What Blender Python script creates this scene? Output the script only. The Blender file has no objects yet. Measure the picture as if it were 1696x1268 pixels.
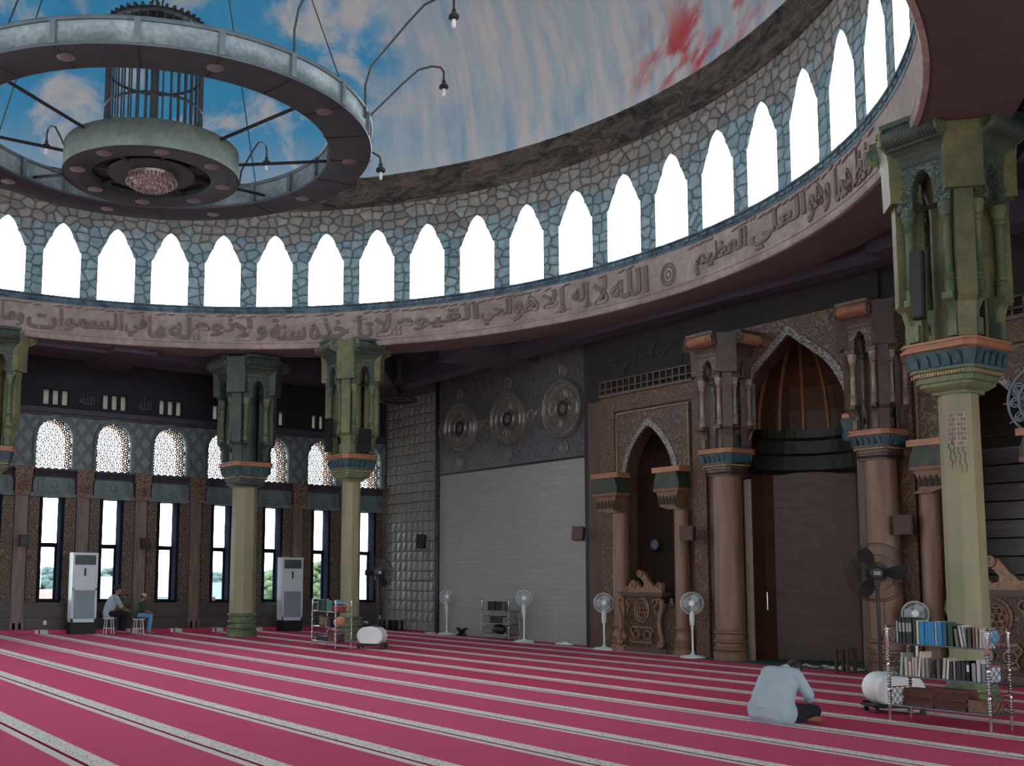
import bpy, bmesh, math, random
from mathutils import Vector, Matrix
R_ = random.Random(7)
PI = math.pi
sin, cos = math.sin, math.cos
scene = bpy.context.scene
COL = scene.collection

# ------------------------------------------------------------------ mesh helper
class MB:
    def __init__(s): s.v = []; s.f = []
    def add(s, vs, fs, M=None):
        n = len(s.v)
        for p in vs:
            p = Vector(p)
            s.v.append(M @ p if M is not None else p)
        s.f += [[i + n for i in f] for f in fs]
        return s
    def box(s, x0, x1, y0, y1, z0, z1, M=None):
        return s.add([(x0,y0,z0),(x1,y0,z0),(x1,y1,z0),(x0,y1,z0),(x0,y0,z1),(x1,y0,z1),(x1,y1,z1),(x0,y1,z1)],
                     [[3,2,1,0],[4,5,6,7],[0,1,5,4],[1,2,6,5],[2,3,7,6],[3,0,4,7]], M)
    def prism(s, poly, d0, d1, f=None, M=None):
        """poly: 2d list, extruded from d0 to d1; f(a,b,d)->xyz"""
        f = f or (lambda a, b, d: (a, b, d))
        n = len(poly)
        vs = [f(a, b, d0) for a, b in poly] + [f(a, b, d1) for a, b in poly]
        fs = [list(range(n))[::-1], list(range(n, 2*n))] + [[i, (i+1) % n, n+(i+1) % n, n+i] for i in range(n)]
        return s.add(vs, fs, M)
    def lathe(s, prof, n=24, M=None, a0=0., a1=2*PI, cap=True, off=0.):
        full = abs(a1-a0) > 2*PI-1e-4
        m = n if full else n+1
        vs = []
        for r, z in prof:
            for k in range(m):
                a = a0+(a1-a0)*k/n+off
                vs.append((r*cos(a), r*sin(a), z))
        fs = []
        for j in range(len(prof)-1):
            for k in range(n):
                k2 = (k+1) % m
                fs.append([j*m+k, j*m+k2, (j+1)*m+k2, (j+1)*m+k])
        if cap and full:
            if prof[0][0] > 1e-5: fs.append(list(range(m))[::-1])
            if prof[-1][0] > 1e-5: fs.append([(len(prof)-1)*m+k for k in range(m)])
        return s.add(vs, fs, M)
    def tube(s, pts, r, n=6, closed=False, M=None):
        P = [Vector(p) for p in pts]; N = len(P)
        rr = r if isinstance(r, (list, tuple)) else [r]*N
        vs = []; prev = None
        for i in range(N):
            if closed: t = P[(i+1) % N]-P[i-1]
            else: t = P[min(i+1, N-1)]-P[max(i-1, 0)]
            t.normalize()
            ref = prev if prev is not None else (Vector((0,0,1)) if abs(t.z) < .9 else Vector((1,0,0)))
            a = t.cross(ref)
            if a.length < 1e-6: a = t.cross(Vector((0,1,.3)))
            a.normalize(); b = a.cross(t); prev = b
            for k in range(n):
                q = 2*PI*k/n
                vs.append(P[i]+a*(cos(q)*rr[i])+b*(sin(q)*rr[i]))
        fs = []
        for i in range(N if closed else N-1):
            j = (i+1) % N
            for k in range(n):
                fs.append([i*n+k, i*n+(k+1) % n, j*n+(k+1) % n, j*n+k])
        if not closed:
            fs.append(list(range(n))[::-1]); fs.append([(N-1)*n+k for k in range(n)])
        return s.add(vs, fs, M)
    def bar(s, p, q, w, h=None, M=None):
        p, q = Vector(p), Vector(q); h = h or w
        return s.tube([p, q], w*.7071, 4, M=M)
    def ring(s, c, R, r, ax='z', n=32, m=6, M=None, a0=0., a1=2*PI, e=1.):
        full = a1-a0 > 2*PI-1e-4
        pts = []
        for k in range(n if full else n+1):
            a = a0+(a1-a0)*k/n; u, v = R*cos(a), R*e*sin(a)
            pts.append({'z': (c[0]+u, c[1]+v, c[2]), 'y': (c[0]+u, c[1], c[2]+v), 'x': (c[0], c[1]+u, c[2]+v)}[ax])
        return s.tube(pts, r, m, full, M)
    def ell(s, c, rx, ry, rz, n=14, m=10, M=None):
        vs = [(c[0], c[1], c[2]-rz)]
        for j in range(1, m):
            t = -PI/2+PI*j/m
            for k in range(n):
                a = 2*PI*k/n
                vs.append((c[0]+rx*cos(t)*cos(a), c[1]+ry*cos(t)*sin(a), c[2]+rz*sin(t)))
        vs.append((c[0], c[1], c[2]+rz)); L = len(vs)-1
        fs = [[0, 1+(k+1) % n, 1+k] for k in range(n)]
        for j in range(m-2):
            for k in range(n):
                fs.append([1+j*n+k, 1+j*n+(k+1) % n, 1+(j+1)*n+(k+1) % n, 1+(j+1)*n+k])
        fs += [[L, 1+(m-2)*n+k, 1+(m-2)*n+(k+1) % n] for k in range(n)]
        return s.add(vs, fs, M)
    def cap(s, p, q, r0, r1, n=10, M=None):
        """tapered capsule"""
        p, q = Vector(p), Vector(q); d = (q-p).normalized()
        pts = [p-d*r0*.95, p-d*r0*.6, p, q, q+d*r1*.6, q+d*r1*.95]
        return s.tube(pts, [r0*.3, r0*.8, r0, r1, r1*.8, r1*.3], n, M=M)
    def sq(s, prof, ch=.18, M=None):
        """loft of chamfered squares: (half, z)"""
        vs = []
        for h, z in prof:
            c = h*(1-ch)
            for x, y in ((h,-c),(h,c),(c,h),(-c,h),(-h,c),(-h,-c),(-c,-h),(c,-h)): vs.append((x, y, z))
        fs = [list(range(8))[::-1], [8*(len(prof)-1)+k for k in range(8)]]
        for j in range(len(prof)-1):
            for k in range(8): fs.append([8*j+k, 8*j+(k+1) % 8, 8*j+8+(k+1) % 8, 8*j+8+k])
        return s.add(vs, fs, M)
    def holed(s, hole, a0, a1, z0, z1, f, t):
        """solid panel with a hole; hole = outline from bottom-left over the top to bottom-right"""
        zb = hole[0][1]
        cols = [(a0, None)]+[(a, z) for a, z in hole]+[(a1, None)]
        def quad(p, q, r, w, rev=False):
            fr = [f(x, y, 0) for x, y in (p, q, r, w)]; bk = [f(x, y, t) for x, y in (p, q, r, w)]
            s.add(fr, [[0,1,2,3]]); s.add(bk, [[3,2,1,0]])
        ah0, ah1 = hole[0][0], hole[-1][0]
        quad((a0,z0),(ah0,z0),(ah0,z1),(a0,z1)); quad((ah1,z0),(a1,z0),(a1,z1),(ah1,z1))
        if zb > z0+1e-4: quad((ah0,z0),(ah1,z0),(ah1,zb),(ah0,zb))
        for (p, q) in zip(hole[:-1], hole[1:]):
            if q[0] > p[0]+1e-5: quad(p, q, (q[0], z1), (p[0], z1))
            elif q[0] < p[0]-1e-5: pass
        ho = hole if zb > z0+1e-4 else hole
        n = len(ho)
        for i in range(n if zb > z0+1e-4 else n-1):
            p, q = ho[i], ho[(i+1) % n]
            s.add([f(*p,0), f(*q,0), f(*q,t), f(*p,t)], [[0,1,2,3]])
        for p, q in (((a0,z0),(a1,z0)),((a1,z0),(a1,z1)),((a1,z1),(a0,z1)),((a0,z1),(a0,z0))):
            s.add([f(*p,0), f(*p,t), f(*q,t), f(*q,0)], [[0,1,2,3]])
        return s
    def mesh(s, name, smooth=False):
        me = bpy.data.meshes.new(name)
        me.from_pydata([tuple(v) for v in s.v], [], s.f); me.update()
        if smooth:
            for p in me.polygons: p.use_smooth = True
            try: me.set_sharp_from_angle(angle=math.radians(42))
            except Exception: pass
        return me
    def build(s, name, mat, parent=None, loc=None, smooth=False, kind=None, label=None):
        me = s.mesh(name, smooth); me.materials.append(mat)
        bm = bmesh.new(); bm.from_mesh(me); bmesh.ops.remove_doubles(bm, verts=bm.verts, dist=1e-5)
        bmesh.ops.recalc_face_normals(bm, faces=bm.faces); bm.to_mesh(me); bm.free()
        o = bpy.data.objects.new(name, me); COL.objects.link(o)
        if parent is not None: o.parent = parent
        if loc is not None: o.location = loc
        if kind: o['kind'] = kind
        if label: o['label'] = label
        return o

def T(x=0, y=0, z=0, rz=0., sx=1, sy=None, sz=None):
    return Matrix.Translation((x, y, z)) @ Matrix.Rotation(rz, 4, 'Z') @ Matrix.Diagonal((sx, sy or sx, sz or sx, 1))
def RX(a): return Matrix.Rotation(a, 4, 'X')
def RY(a): return Matrix.Rotation(a, 4, 'Y')
def RZ(a): return Matrix.Rotation(a, 4, 'Z')
def thing(name, label, cat, loc=(0,0,0), rz=0., group=None):
    o = bpy.data.objects.new(name, None); COL.objects.link(o); o.empty_display_size = .1
    o.location = loc; o.rotation_euler = (0,0,rz); o['label'] = label; o['category'] = cat
    if group: o['group'] = group
    return o
def tag(o, label, cat, group=None):
    o['label'] = label; o['category'] = cat
    if group: o['group'] = group
    return o
def struct(o): o['kind'] = 'structure'; return o
KIDS = {}
def dup(root, loc=None, rz=None, label=None, group=None):
    r = root.copy(); COL.objects.link(r)
    if loc is not None: r.location = loc
    if rz is not None: r.rotation_euler = (0,0,rz)
    if label: r['label'] = label
    if group: r['group'] = group
    for ch in list(root.children):
        c = ch.copy(); COL.objects.link(c); c.parent = r
        for g in list(ch.children):
            d = g.copy(); COL.objects.link(d); d.parent = c
    return r

# ------------------------------------------------------------------ materials
class NT:
    def __init__(s, name):
        s.m = bpy.data.materials.new(name); s.m.use_nodes = True
        s.t = s.m.node_tree; s.b = s.t.nodes['Principled BSDF']
    def n(s, ty, **kw):
        x = s.t.nodes.new(ty)
        for k, v in kw.items():
            if k in ('operation','data_type','blend_type','feature','interpolation','noise_dimensions','voronoi_dimensions','wave_type','bands_direction','clamp','distance','rings_direction'): setattr(x, k, v)
            else: x.inputs[k].default_value = v
        return x
    def L(s, a, b): s.t.links.new(a, b)
    def math(s, op, a, b=None, c=None):
        x = s.t.nodes.new('ShaderNodeMath'); x.operation = op
        for i, v in enumerate((a, b, c)):
            if v is None: continue
            if isinstance(v, (int, float)): x.inputs[i].default_value = v
            else: s.L(v, x.inputs[i])
        return x.outputs[0]
    def mix(s, fac, a, b, bt='MIX'):
        x = s.t.nodes.new('ShaderNodeMix'); x.data_type = 'RGBA'; x.blend_type = bt
        for sock, v in ((x.inputs[0], fac), (x.inputs[6], a), (x.inputs[7], b)):
            if isinstance(v, (int, float)): sock.default_value = v
            elif isinstance(v, tuple): sock.default_value = (*v[:3], 1)
            else: s.L(v, sock)
        return x.outputs[2]
    def ramp(s, fac, stops):
        x = s.t.nodes.new('ShaderNodeValToRGB'); e = x.color_ramp.elements
        while len(e) < len(stops): e.new(.5)
        for i, (p, c) in enumerate(stops):
            e[i].position = p; e[i].color = (*(c if isinstance(c, tuple) else (c,c,c)), 1)
        s.L(fac, x.inputs[0]); return x.outputs[0]
    def smooth(s, v, a, b):
        x = s.t.nodes.new('ShaderNodeMapRange'); x.interpolation_type = 'SMOOTHSTEP'
        s.L(v, x.inputs[0]); x.inputs[1].default_value = a; x.inputs[2].default_value = b
        return x.outputs[0]
    def pos(s):  # world position
        return s.t.nodes.new('ShaderNodeNewGeometry').outputs['Position']
    def obj(s): return s.t.nodes.new('ShaderNodeTexCoord').outputs['Object']
    def sep(s, v):
        x = s.t.nodes.new('ShaderNodeSeparateXYZ'); s.L(v, x.inputs[0]); return x.outputs
    def comb(s, a, b, c=0.):
        x = s.t.nodes.new('ShaderNodeCombineXYZ')
        for i, v in enumerate((a, b, c)):
            if isinstance(v, (int, float)): x.inputs[i].default_value = v
            else: s.L(v, x.inputs[i])
        return x.outputs[0]
    def scale(s, v, k):
        x = s.t.nodes.new('ShaderNodeVectorMath'); x.operation = 'MULTIPLY'; s.L(v, x.inputs[0]); x.inputs[1].default_value = k if isinstance(k, tuple) else (k,k,k)
        return x.outputs[0]
    def noise(s, v, sc, det=3., ro=.55, dist=0.):
        x = s.t.nodes.new('ShaderNodeTexNoise'); s.L(v, x.inputs['Vector']); x.inputs['Scale'].default_value = sc
        x.inputs['Detail'].default_value = det; x.inputs['Roughness'].default_value = ro; x.inputs['Distortion'].default_value = dist
        return x.outputs
    def bump(s, h, st=.4, dist=.02):
        x = s.t.nodes.new('ShaderNodeBump'); x.inputs['Strength'].default_value = st; x.inputs['Distance'].default_value = dist
        s.L(h, x.inputs['Height']); s.L(x.outputs[0], s.b.inputs['Normal'])
    def out(s, col=None, rough=.6, metal=0., spec=None):
        if col is not None:
            if isinstance(col, tuple): s.b.inputs['Base Color'].default_value = (*col, 1)
            else: s.L(col, s.b.inputs['Base Color'])
        if isinstance(rough, (int, float)): s.b.inputs['Roughness'].default_value = rough
        else: s.L(rough, s.b.inputs['Roughness'])
        s.b.inputs['Metallic'].default_value = metal
        if spec is not None: s.b.inputs['Specular IOR Level'].default_value = spec
        return s.m
def c255(r, g, b):
    f = lambda v: ((v/255+.055)/1.055)**2.4 if v > 10 else v/255/12.92
    return (f(r), f(g), f(b))
def plain(name, col, rough=.6, metal=0., var=.18, sc=4., bump=0., bsc=30., spec=None):
    """surface with soft procedural variation"""
    k = NT(name); p = k.obj()
    n = k.noise(p, sc, 4.)[0]
    d = tuple(max(0, x*(1-var)) for x in col); e = tuple(min(1, x*(1+var)) for x in col)
    if bump: k.bump(k.noise(p, bsc, 4.)[0], bump, .02)
    return k.out(k.mix(k.ramp(n, [(.3, 0.), (.7, 1.)]), d, e), rough, metal, spec)
def patina(name, a, b, rough=.55, sc=1.6, bump=.25, metal=0.):
    k = NT(name); p = k.obj()
    n = k.noise(p, sc, 5., .6, .6)[0]; n2 = k.noise(p, 14., 4.)[0]
    col = k.mix(k.ramp(n, [(.38, 0.), (.62, 1.)]), a, b)
    col = k.mix(k.ramp(n2, [(.35, .35), (.6, 0.)]), col, tuple(x*.4 for x in a))
    k.bump(n2, bump, .02)
    return k.out(col, rough, metal)
def carved(name, dark, light, sc=4., bump=.7, rough=.5, metal=0., dist=.85, thr=.5):
    """arabesque-like curling relief"""
    k = NT(name); p = k.obj()
    q = k.noise(p, sc*.7, 2.)[1]
    add = k.t.nodes.new('ShaderNodeVectorMath'); add.operation = 'MULTIPLY_ADD'
    k.L(q, add.inputs[0]); add.inputs[1].default_value = (dist*2.2/sc,)*3; k.L(p, add.inputs[2])
    v = k.t.nodes.new('ShaderNodeTexVoronoi'); v.feature = 'F1'; v.inputs['Scale'].default_value = sc; v.inputs['Randomness'].default_value = .55
    k.L(add.outputs[0], v.inputs['Vector'])
    w = k.math('SINE', k.math('MULTIPLY', v.outputs['Distance'], 19.))
    h = k.ramp(k.math('MULTIPLY_ADD', w, .5, .5), [(thr-.18, 0.), (thr+.18, 1.)])
    k.bump(h, bump, .03)
    return k.out(k.mix(h, dark, light), rough, metal)
def wood(name, a, b, sc=(8., 8., .8), rough=.45):
    k = NT(name); p = k.scale(k.obj(), sc)
    n = k.noise(p, 1.5, 5., .6, .8)[0]
    k.bump(n, .15, .01)
    return k.out(k.mix(k.ramp(n, [(.3, 0.), (.7, 1.)]), a, b), rough)

def m_carpet():
    k = NT('carpet'); x, y, z = k.sep(k.pos())
    t = k.math('DIVIDE', k.math('SUBTRACT', 11.163, y), 1.3262)
    row = k.math('FLOOR', t); m = k.math('MULTIPLY', k.math('FRACT', t), 1.3262)
    lt = lambda v: k.math('LESS_THAN', m, v)
    gt = lambda v: k.math('GREATER_THAN', m, v)
    dots = lt(.217); pl = k.math('MULTIPLY', gt(.262), lt(.362)); gap = k.math('MULTIPLY', gt(.217), lt(.262))
    P = k.pos()
    wn = k.t.nodes.new('ShaderNodeTexWhiteNoise'); wn.noise_dimensions = '1D'; k.L(row, wn.inputs['W'])
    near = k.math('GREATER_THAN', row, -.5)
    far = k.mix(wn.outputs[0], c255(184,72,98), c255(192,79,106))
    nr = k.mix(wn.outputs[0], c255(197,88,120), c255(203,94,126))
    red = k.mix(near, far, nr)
    big = k.noise(P, .35, 3.)[0]; fine = k.noise(P, 160., 2.)[0]
    red = k.mix(k.ramp(big, [(.35, 0.), (.65, .35)]), red, c255(200,86,116))
    red = k.mix(k.ramp(fine, [(.4, .25), (.6, 0.)]), red, c255(150,56,80))
    sp = k.t.nodes.new('ShaderNodeTexVoronoi'); sp.inputs['Scale'].default_value = 26.; k.L(P, sp.inputs['Vector'])
    spk = k.ramp(sp.outputs['Distance'], [(.22, 1.), (.34, 0.)])
    dt = k.mix(spk, c255(214,212,206), c255(120,116,118))
    pc = k.mix(k.ramp(fine, [(.4, .25), (.6, 0.)]), c255(216,208,206), c255(160,150,150))
    col = k.mix(dots, red, dt); col = k.mix(pl, col, pc); col = k.mix(gap, col, c255(120,30,55))
    k.bump(fine, .3, .01)
    return k.out(col, .95, 0, .0)

def m_stone():
    k = NT('drum_stone'); x, y, z = k.sep(k.obj())
    u = k.math('MULTIPLY', k.math('ARCTAN2', k.math('MULTIPLY', y, -1.), k.math('MULTIPLY', x, -1.)), 11.58)
    v0 = k.comb(u, z, 0.)
    nz = k.noise(v0, 1.3, 2.)[1]
    add = k.t.nodes.new('ShaderNodeVectorMath'); add.operation = 'MULTIPLY_ADD'; k.L(nz, add.inputs[0]); add.inputs[1].default_value = (.14,.14,0); k.L(v0, add.inputs[2])
    def vor(feat, out):
        v = k.t.nodes.new('ShaderNodeTexVoronoi'); v.voronoi_dimensions = '2D'; v.feature = feat; v.distance = 'EUCLIDEAN'
        v.inputs['Scale'].default_value = 3.6; v.inputs['Randomness'].default_value = .72; k.L(k.scale(add.outputs[0], (.92,1.12,1.)), v.inputs['Vector']); return v.outputs[out]
    e = vor('DISTANCE_TO_EDGE', 'Distance'); cc = vor('F1', 'Color')
    h = k.sep(cc)
    blue = k.mix(h[0], c255(124,158,168), c255(166,192,198)); brn = k.mix(h[1], c255(132,128,120), c255(172,164,152))
    up = k.math('ADD', k.math('MULTIPLY', k.math('SUBTRACT', h[2], .5), .7), z)
    st = k.mix(k.smooth(up, 10.55, 11.25), blue, brn)
    st = k.mix(k.ramp(k.noise(v0, 6., 5.)[0], [(.35, .45), (.65, 0.)]), st, c255(84,92,96))
    mort = k.ramp(e, [(.012, 0.), (.05, 1.)])
    col = k.mix(mort, c255(42,50,56), st)
    k.bump(k.ramp(e, [(0., 0.), (.16, 1.)]), .8, .06)
    return k.out(col, .8)

def m_sky():
    k = NT('painted_sky'); p = k.obj(); x, y, z = k.sep(p)
    az = k.math('MULTIPLY', k.math('ARCTAN2', k.math('MULTIPLY', y, -1.), k.math('MULTIPLY', x, -1.)), 57.2958)
    st = k.comb(k.math('MULTIPLY', az, .22), k.math('MULTIPLY', z, .16), 3.)
    n = k.noise(p, .20, 5., .55, .3)[0]
    n2 = k.noise(st, 2.6, 4., .6)[0]
    w = k.math('ADD', k.math('MULTIPLY', k.math('SUBTRACT', n, .5), 110.), az)
    w = k.math('ADD', w, k.math('MULTIPLY', k.math('SUBTRACT', z, 14.), 6.))
    bl = k.smooth(w, -66., -38.)
    cl = k.smooth(k.noise(p, .34, 6., .6, .5)[0], .465, .60)       # clouds inside the blue part
    low = k.smooth(k.math('ADD', z, k.math('MULTIPLY', n2, 2.)), 15.2, 13.2)
    cl = k.math('MAXIMUM', cl, k.math('MULTIPLY', low, .55))
    blue = k.mix(n2, c255(44,164,222), c255(96,192,232))
    white = k.mix(n2, c255(214,218,216), c255(236,234,230))
    gray = k.mix(k.ramp(n2, [(.4, 0.), (.62, 1.)]), c255(190,206,212), c255(224,220,216))
    gray = k.mix(k.math('MULTIPLY', k.smooth(k.noise(k.comb(k.math('MULTIPLY', az, .16), k.math('MULTIPLY', z, .22)), 1.6, 4., .6)[0], .50, .72), .75), gray, c255(120,180,208))
    col = k.mix(bl, gray, k.mix(cl, blue, white))
    # red painted cloud low on the right
    ra = k.math('SUBTRACT', az, -99.); rz_ = k.math('SUBTRACT', z, 13.1)
    rd = k.math('SQRT', k.math('ADD', k.math('POWER', k.math('MULTIPLY', ra, .085), 2.), k.math('POWER', k.math('MULTIPLY', rz_, .85), 2.)))
    rn = k.noise(k.comb(k.math('MULTIPLY', az, .12), k.math('ADD', z, k.math('MULTIPLY', az, .09)), 0.), 1.5, 4., .55)[0]
    rm = k.math('MULTIPLY', k.smooth(rd, 1.25, .35), k.smooth(rn, .42, .62))
    col = k.mix(rm, col, c255(206,84,84))
    k.bump(k.noise(p, 2., 4.)[0], .05, .03)
    return k.out(col, .85)

def m_band():
    k = NT('band_plaster'); p = k.obj()
    n = k.noise(p, 1.1, 6., .65)[0]; n2 = k.noise(p, 7., 4.)[0]
    col = k.mix(k.ramp(n, [(.35, 0.), (.65, 1.)]), c255(150,134,128), c255(186,172,164))
    col = k.mix(k.ramp(n2, [(.35, .4), (.6, 0.)]), col, c255(118,104,100))
    k.bump(n2, .3, .02); return k.out(col, .75)
def m_cornice():
    k = NT('rock_cornice'); p = k.scale(k.obj(), (1., 1., 2.4))
    n = k.noise(p, 1.5, 8., .7, 1.2)[0]
    k.bump(n, 1., .15)
    return k.out(k.mix(k.ramp(n, [(.4, 0.), (.62, 1.)]), c255(44,44,46), c255(128,112,100)), .8)
def m_graywall():
    k = NT('gray_brick_paper'); x, y, z = k.sep(k.pos())
    b = k.t.nodes.new('ShaderNodeTexBrick'); k.L(k.comb(x, z), b.inputs['Vector'])
    b.inputs['Scale'].default_value = 1.; b.inputs['Brick Width'].default_value = .55; b.inputs['Row Height'].default_value = .14
    b.inputs['Mortar Size'].default_value = .008; b.inputs['Bias'].default_value = -.3
    b.inputs['Color1'].default_value = (*c255(150,151,149), 1); b.inputs['Color2'].default_value = (*c255(158,158,155), 1); b.inputs['Mortar'].default_value = (*c255(140,141,140), 1)
    return k.out(b.outputs['Color'], .7)
def m_glass():
    k = NT('window_glass'); t = k.t.nodes.new('ShaderNodeBsdfTransparent'); g = k.t.nodes.new('ShaderNodeBsdfGlossy')
    g.inputs['Roughness'].default_value = .02; t.inputs[0].default_value = (.96,.98,1,1)
    mx = k.t.nodes.new('ShaderNodeMixShader'); mx.inputs[0].default_value = .05
    k.L(t.outputs[0], mx.inputs[1]); k.L(g.outputs[0], mx.inputs[2])
    k.L(mx.outputs[0], k.t.nodes['Material Output'].inputs['Surface']); return k.m
def m_frost():
    k = NT('frosted_glass'); t = k.t.nodes.new('ShaderNodeBsdfTranslucent'); t.inputs[0].default_value = (.22,.22,.2,1)
    d = k.t.nodes.new('ShaderNodeBsdfTransparent'); mx = k.t.nodes.new('ShaderNodeMixShader'); mx.inputs[0].default_value = .02
    k.L(t.outputs[0], mx.inputs[1]); k.L(d.outputs[0], mx.inputs[2])
    k.L(mx.outputs[0], k.t.nodes['Material Output'].inputs['Surface']); return k.m
def m_diamond():
    k = NT('diamond_plaster'); x, y, z = k.sep(k.pos())
    a = k.math('MULTIPLY', y, 4.6); b = k.math('MULTIPLY', z, 3.4)
    f = k.math('PINGPONG', k.math('ADD', a, b), 1.); g = k.math('PINGPONG', k.math('SUBTRACT', a, b), 1.)
    h = k.math('MINIMUM', f, g)
    k.bump(h, .5, .03)
    return k.out(k.mix(k.ramp(h, [(.34, 0.), (.40, 1.)]), c255(92,106,108), c255(122,136,136)), .6)
def m_shaft():
    k = NT('painted_column'); p = k.obj()
    n = k.noise(k.scale(p, (1.,1.,.35)), 2.2, 4., .55, .4)[0]; n2 = k.noise(p, .9, 3.)[0]
    col = k.mix(k.ramp(n, [(.35, 0.), (.65, 1.)]), c255(124,130,98), c255(154,143,110))
    col = k.mix(k.ramp(n2, [(.5, 0.), (.72, .6)]), col, c255(150,138,120))
    k.bump(k.noise(p, 30., 3.)[0], .06, .01); return k.out(col, .5)

M = {}
def setup_mats():
    M['carpet'] = m_carpet(); M['stone'] = m_stone(); M['sky'] = m_sky(); M['band'] = m_band(); M['cornice'] = m_cornice()
    M['gray'] = m_graywall(); M['glass'] = m_glass(); M['frost'] = m_frost(); M['diamond'] = m_diamond(); M['shaft'] = m_shaft()
    M['letter'] = plain('carved_letter', c255(120,104,98), .7, var=.2, sc=6, bump=.3)
    M['trim_blue'] = patina('blue_moulding', c255(60,84,100), c255(110,138,150), .6, 3.)
    M['reveal'] = plain('pale_reveal', c255(176,186,184), .6, var=.1)
    M['ceil'] = plain('ceiling_paint', c255(128,116,122), .8, var=.08, sc=.6)
    M['soffit'] = plain('soffit_paint', c255(96,84,82), .75, var=.1, sc=.5)
    M['beam'] = plain('beam_paint', c255(78,74,88), .8, var=.06, sc=.6)
    M['coffer'] = plain('dark_coffer', c255(44,44,56), .85, var=.1)
    M['wood_d'] = wood('dark_wood', c255(74,66,60), c255(108,96,86))
    M['wood_p'] = wood('pilaster_wood', c255(92,80,72), c255(134,118,106))
    M['wainscot'] = wood('wainscot_wood', c255(58,54,54), c255(84,78,76), (1., 1., 9.))
    M['carve_b'] = carved('carved_brown_panel', c255(54,46,42), c255(126,108,90), 8.)
    M['carve_k'] = carved('carved_block', c255(56,42,38), c255(160,134,114), 11.)
    M['frame_d'] = plain('dark_window_frame', c255(30,34,44), 1., spec=0.)
    M['teal_plaster'] = patina('teal_plaster', c255(84,104,106), c255(112,130,130), .55, 2., .1)
    M['ledge'] = plain('ledge_paint', c255(66,66,78), .6)
    M['upper'] = plain('upper_wall_dark', c255(36,37,46), .8)
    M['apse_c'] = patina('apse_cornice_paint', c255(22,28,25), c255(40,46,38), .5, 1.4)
    M['attic'] = plain('attic_dark', c255(34,30,30), .8)
    M['screen'] = plain('lattice_screen', c255(34,28,28), .9, spec=0.)
    M['relief'] = plain('relief_tile', c255(150,154,146), .6, var=.08, sc=2)
    M['black'] = plain('black_trim', c255(22,22,26), .5)
    M['pewter'] = carved('embossed_pewter', c255(90,92,96), c255(112,114,118), 4.5, .9, .4, .25)
    M['disc'] = plain('medallion_metal', c255(128,126,120), .35, .5, var=.25, sc=8)
    M['disc_d'] = plain('medallion_dark', c255(46,46,46), .5, .2)
    M['facade'] = carved('carved_facade', c255(78,57,44), c255(110,82,63), 5., .6)
    M['bell'] = plain('bell_brown', c255(112,82,62), .5, var=.2, sc=5)
    M['facade_p'] = wood('facade_wood', c255(70,53,44), c255(90,69,57), (5., 5., .7))
    M['spandrel'] = carved('scrolled_spandrel', c255(74,62,56), c255(112,88,72), 4.2, .7)
    M['silver'] = carved('silver_scroll_trim', c255(74,72,70), c255(176,170,162), 13., .7, .4, .2)
    M['copper'] = plain('copper_paint', c255(162,114,86), .45, .1, var=.2, sc=5)
    M['bead'] = plain('beaded_gold', c255(170,140,104), .45, .2)
    M['teal_d'] = patina('dark_teal_band', c255(34,66,74), c255(70,108,116), .5, 2.)
    M['green_d'] = patina('dark_green_slab', c255(36,46,38), c255(62,74,56), .5, 1.4)
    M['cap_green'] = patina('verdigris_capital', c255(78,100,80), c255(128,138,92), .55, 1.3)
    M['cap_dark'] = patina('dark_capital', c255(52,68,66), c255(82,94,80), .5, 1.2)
    M['cap_carve'] = carved('carved_green_frieze', c255(56,72,66), c255(100,118,102), 10., .8)
    M['cap_och'] = patina('ochre_pier', c255(98,104,74), c255(132,128,88), .5, 1.5)
    M['br_shaft'] = wood('brown_column', c255(98,73,59), c255(134,102,82), (3., 3., .3), .42)
    M['br_cap'] = patina('brown_capital', c255(74,62,56), c255(108,90,78), .5, 1.5)
    M['br_carve'] = carved('carved_brown_frieze', c255(70,58,52), c255(128,110,98), 10., .7)
    M['br_light'] = patina('silvered_colonnette', c255(132,116,104), c255(172,154,140), .4, 3.)
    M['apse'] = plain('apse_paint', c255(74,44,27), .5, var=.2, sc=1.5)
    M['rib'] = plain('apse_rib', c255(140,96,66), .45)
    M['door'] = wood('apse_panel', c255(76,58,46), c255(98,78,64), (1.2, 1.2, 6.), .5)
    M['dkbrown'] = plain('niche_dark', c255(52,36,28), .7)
    M['jamb'] = plain('pale_jamb', c255(150,134,126), .6)
    M['green_rug'] = plain('green_rug', c255(20,66,60), .95, bump=.3, bsc=120)
    M['white'] = plain('white_plastic', c255(226,232,232), .35, var=.05)
    M['ac'] = plain('air_conditioner_white', c255(206,220,226), .35, var=.04)
    M['ac_g'] = plain('air_conditioner_grey', c255(134,150,160), .5, var=.05)
    M['blk'] = plain('black_plastic', c255(18,18,20), .4)
    M['spk'] = plain('speaker_black', c255(28,30,34), .55)
    M['spk_b'] = plain('speaker_brown', c255(66,40,34), .5)
    M['fanw'] = plain('fan_pale', c255(206,218,216), .4, var=.05)
    M['chrome'] = plain('chrome', c255(206,206,206), .18, 1., var=.06)
    M['shelfglass'] = plain('shelf_plate', c255(70,80,84), .15, .3)
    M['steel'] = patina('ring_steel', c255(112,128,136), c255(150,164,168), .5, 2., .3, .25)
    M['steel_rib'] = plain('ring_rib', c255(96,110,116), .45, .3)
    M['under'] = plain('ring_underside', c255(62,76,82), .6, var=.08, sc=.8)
    M['seam'] = plain('ring_seam', c255(48,46,54), .6)
    M['drumgreen'] = patina('disc_wall', c255(104,118,112), c255(128,140,128), .55, 2., .15)
    M['iron'] = plain('dark_iron', c255(52,56,60), .5, .4)
    M['lens'] = plain('lamp_lens', c255(128,128,134), .3)
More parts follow.
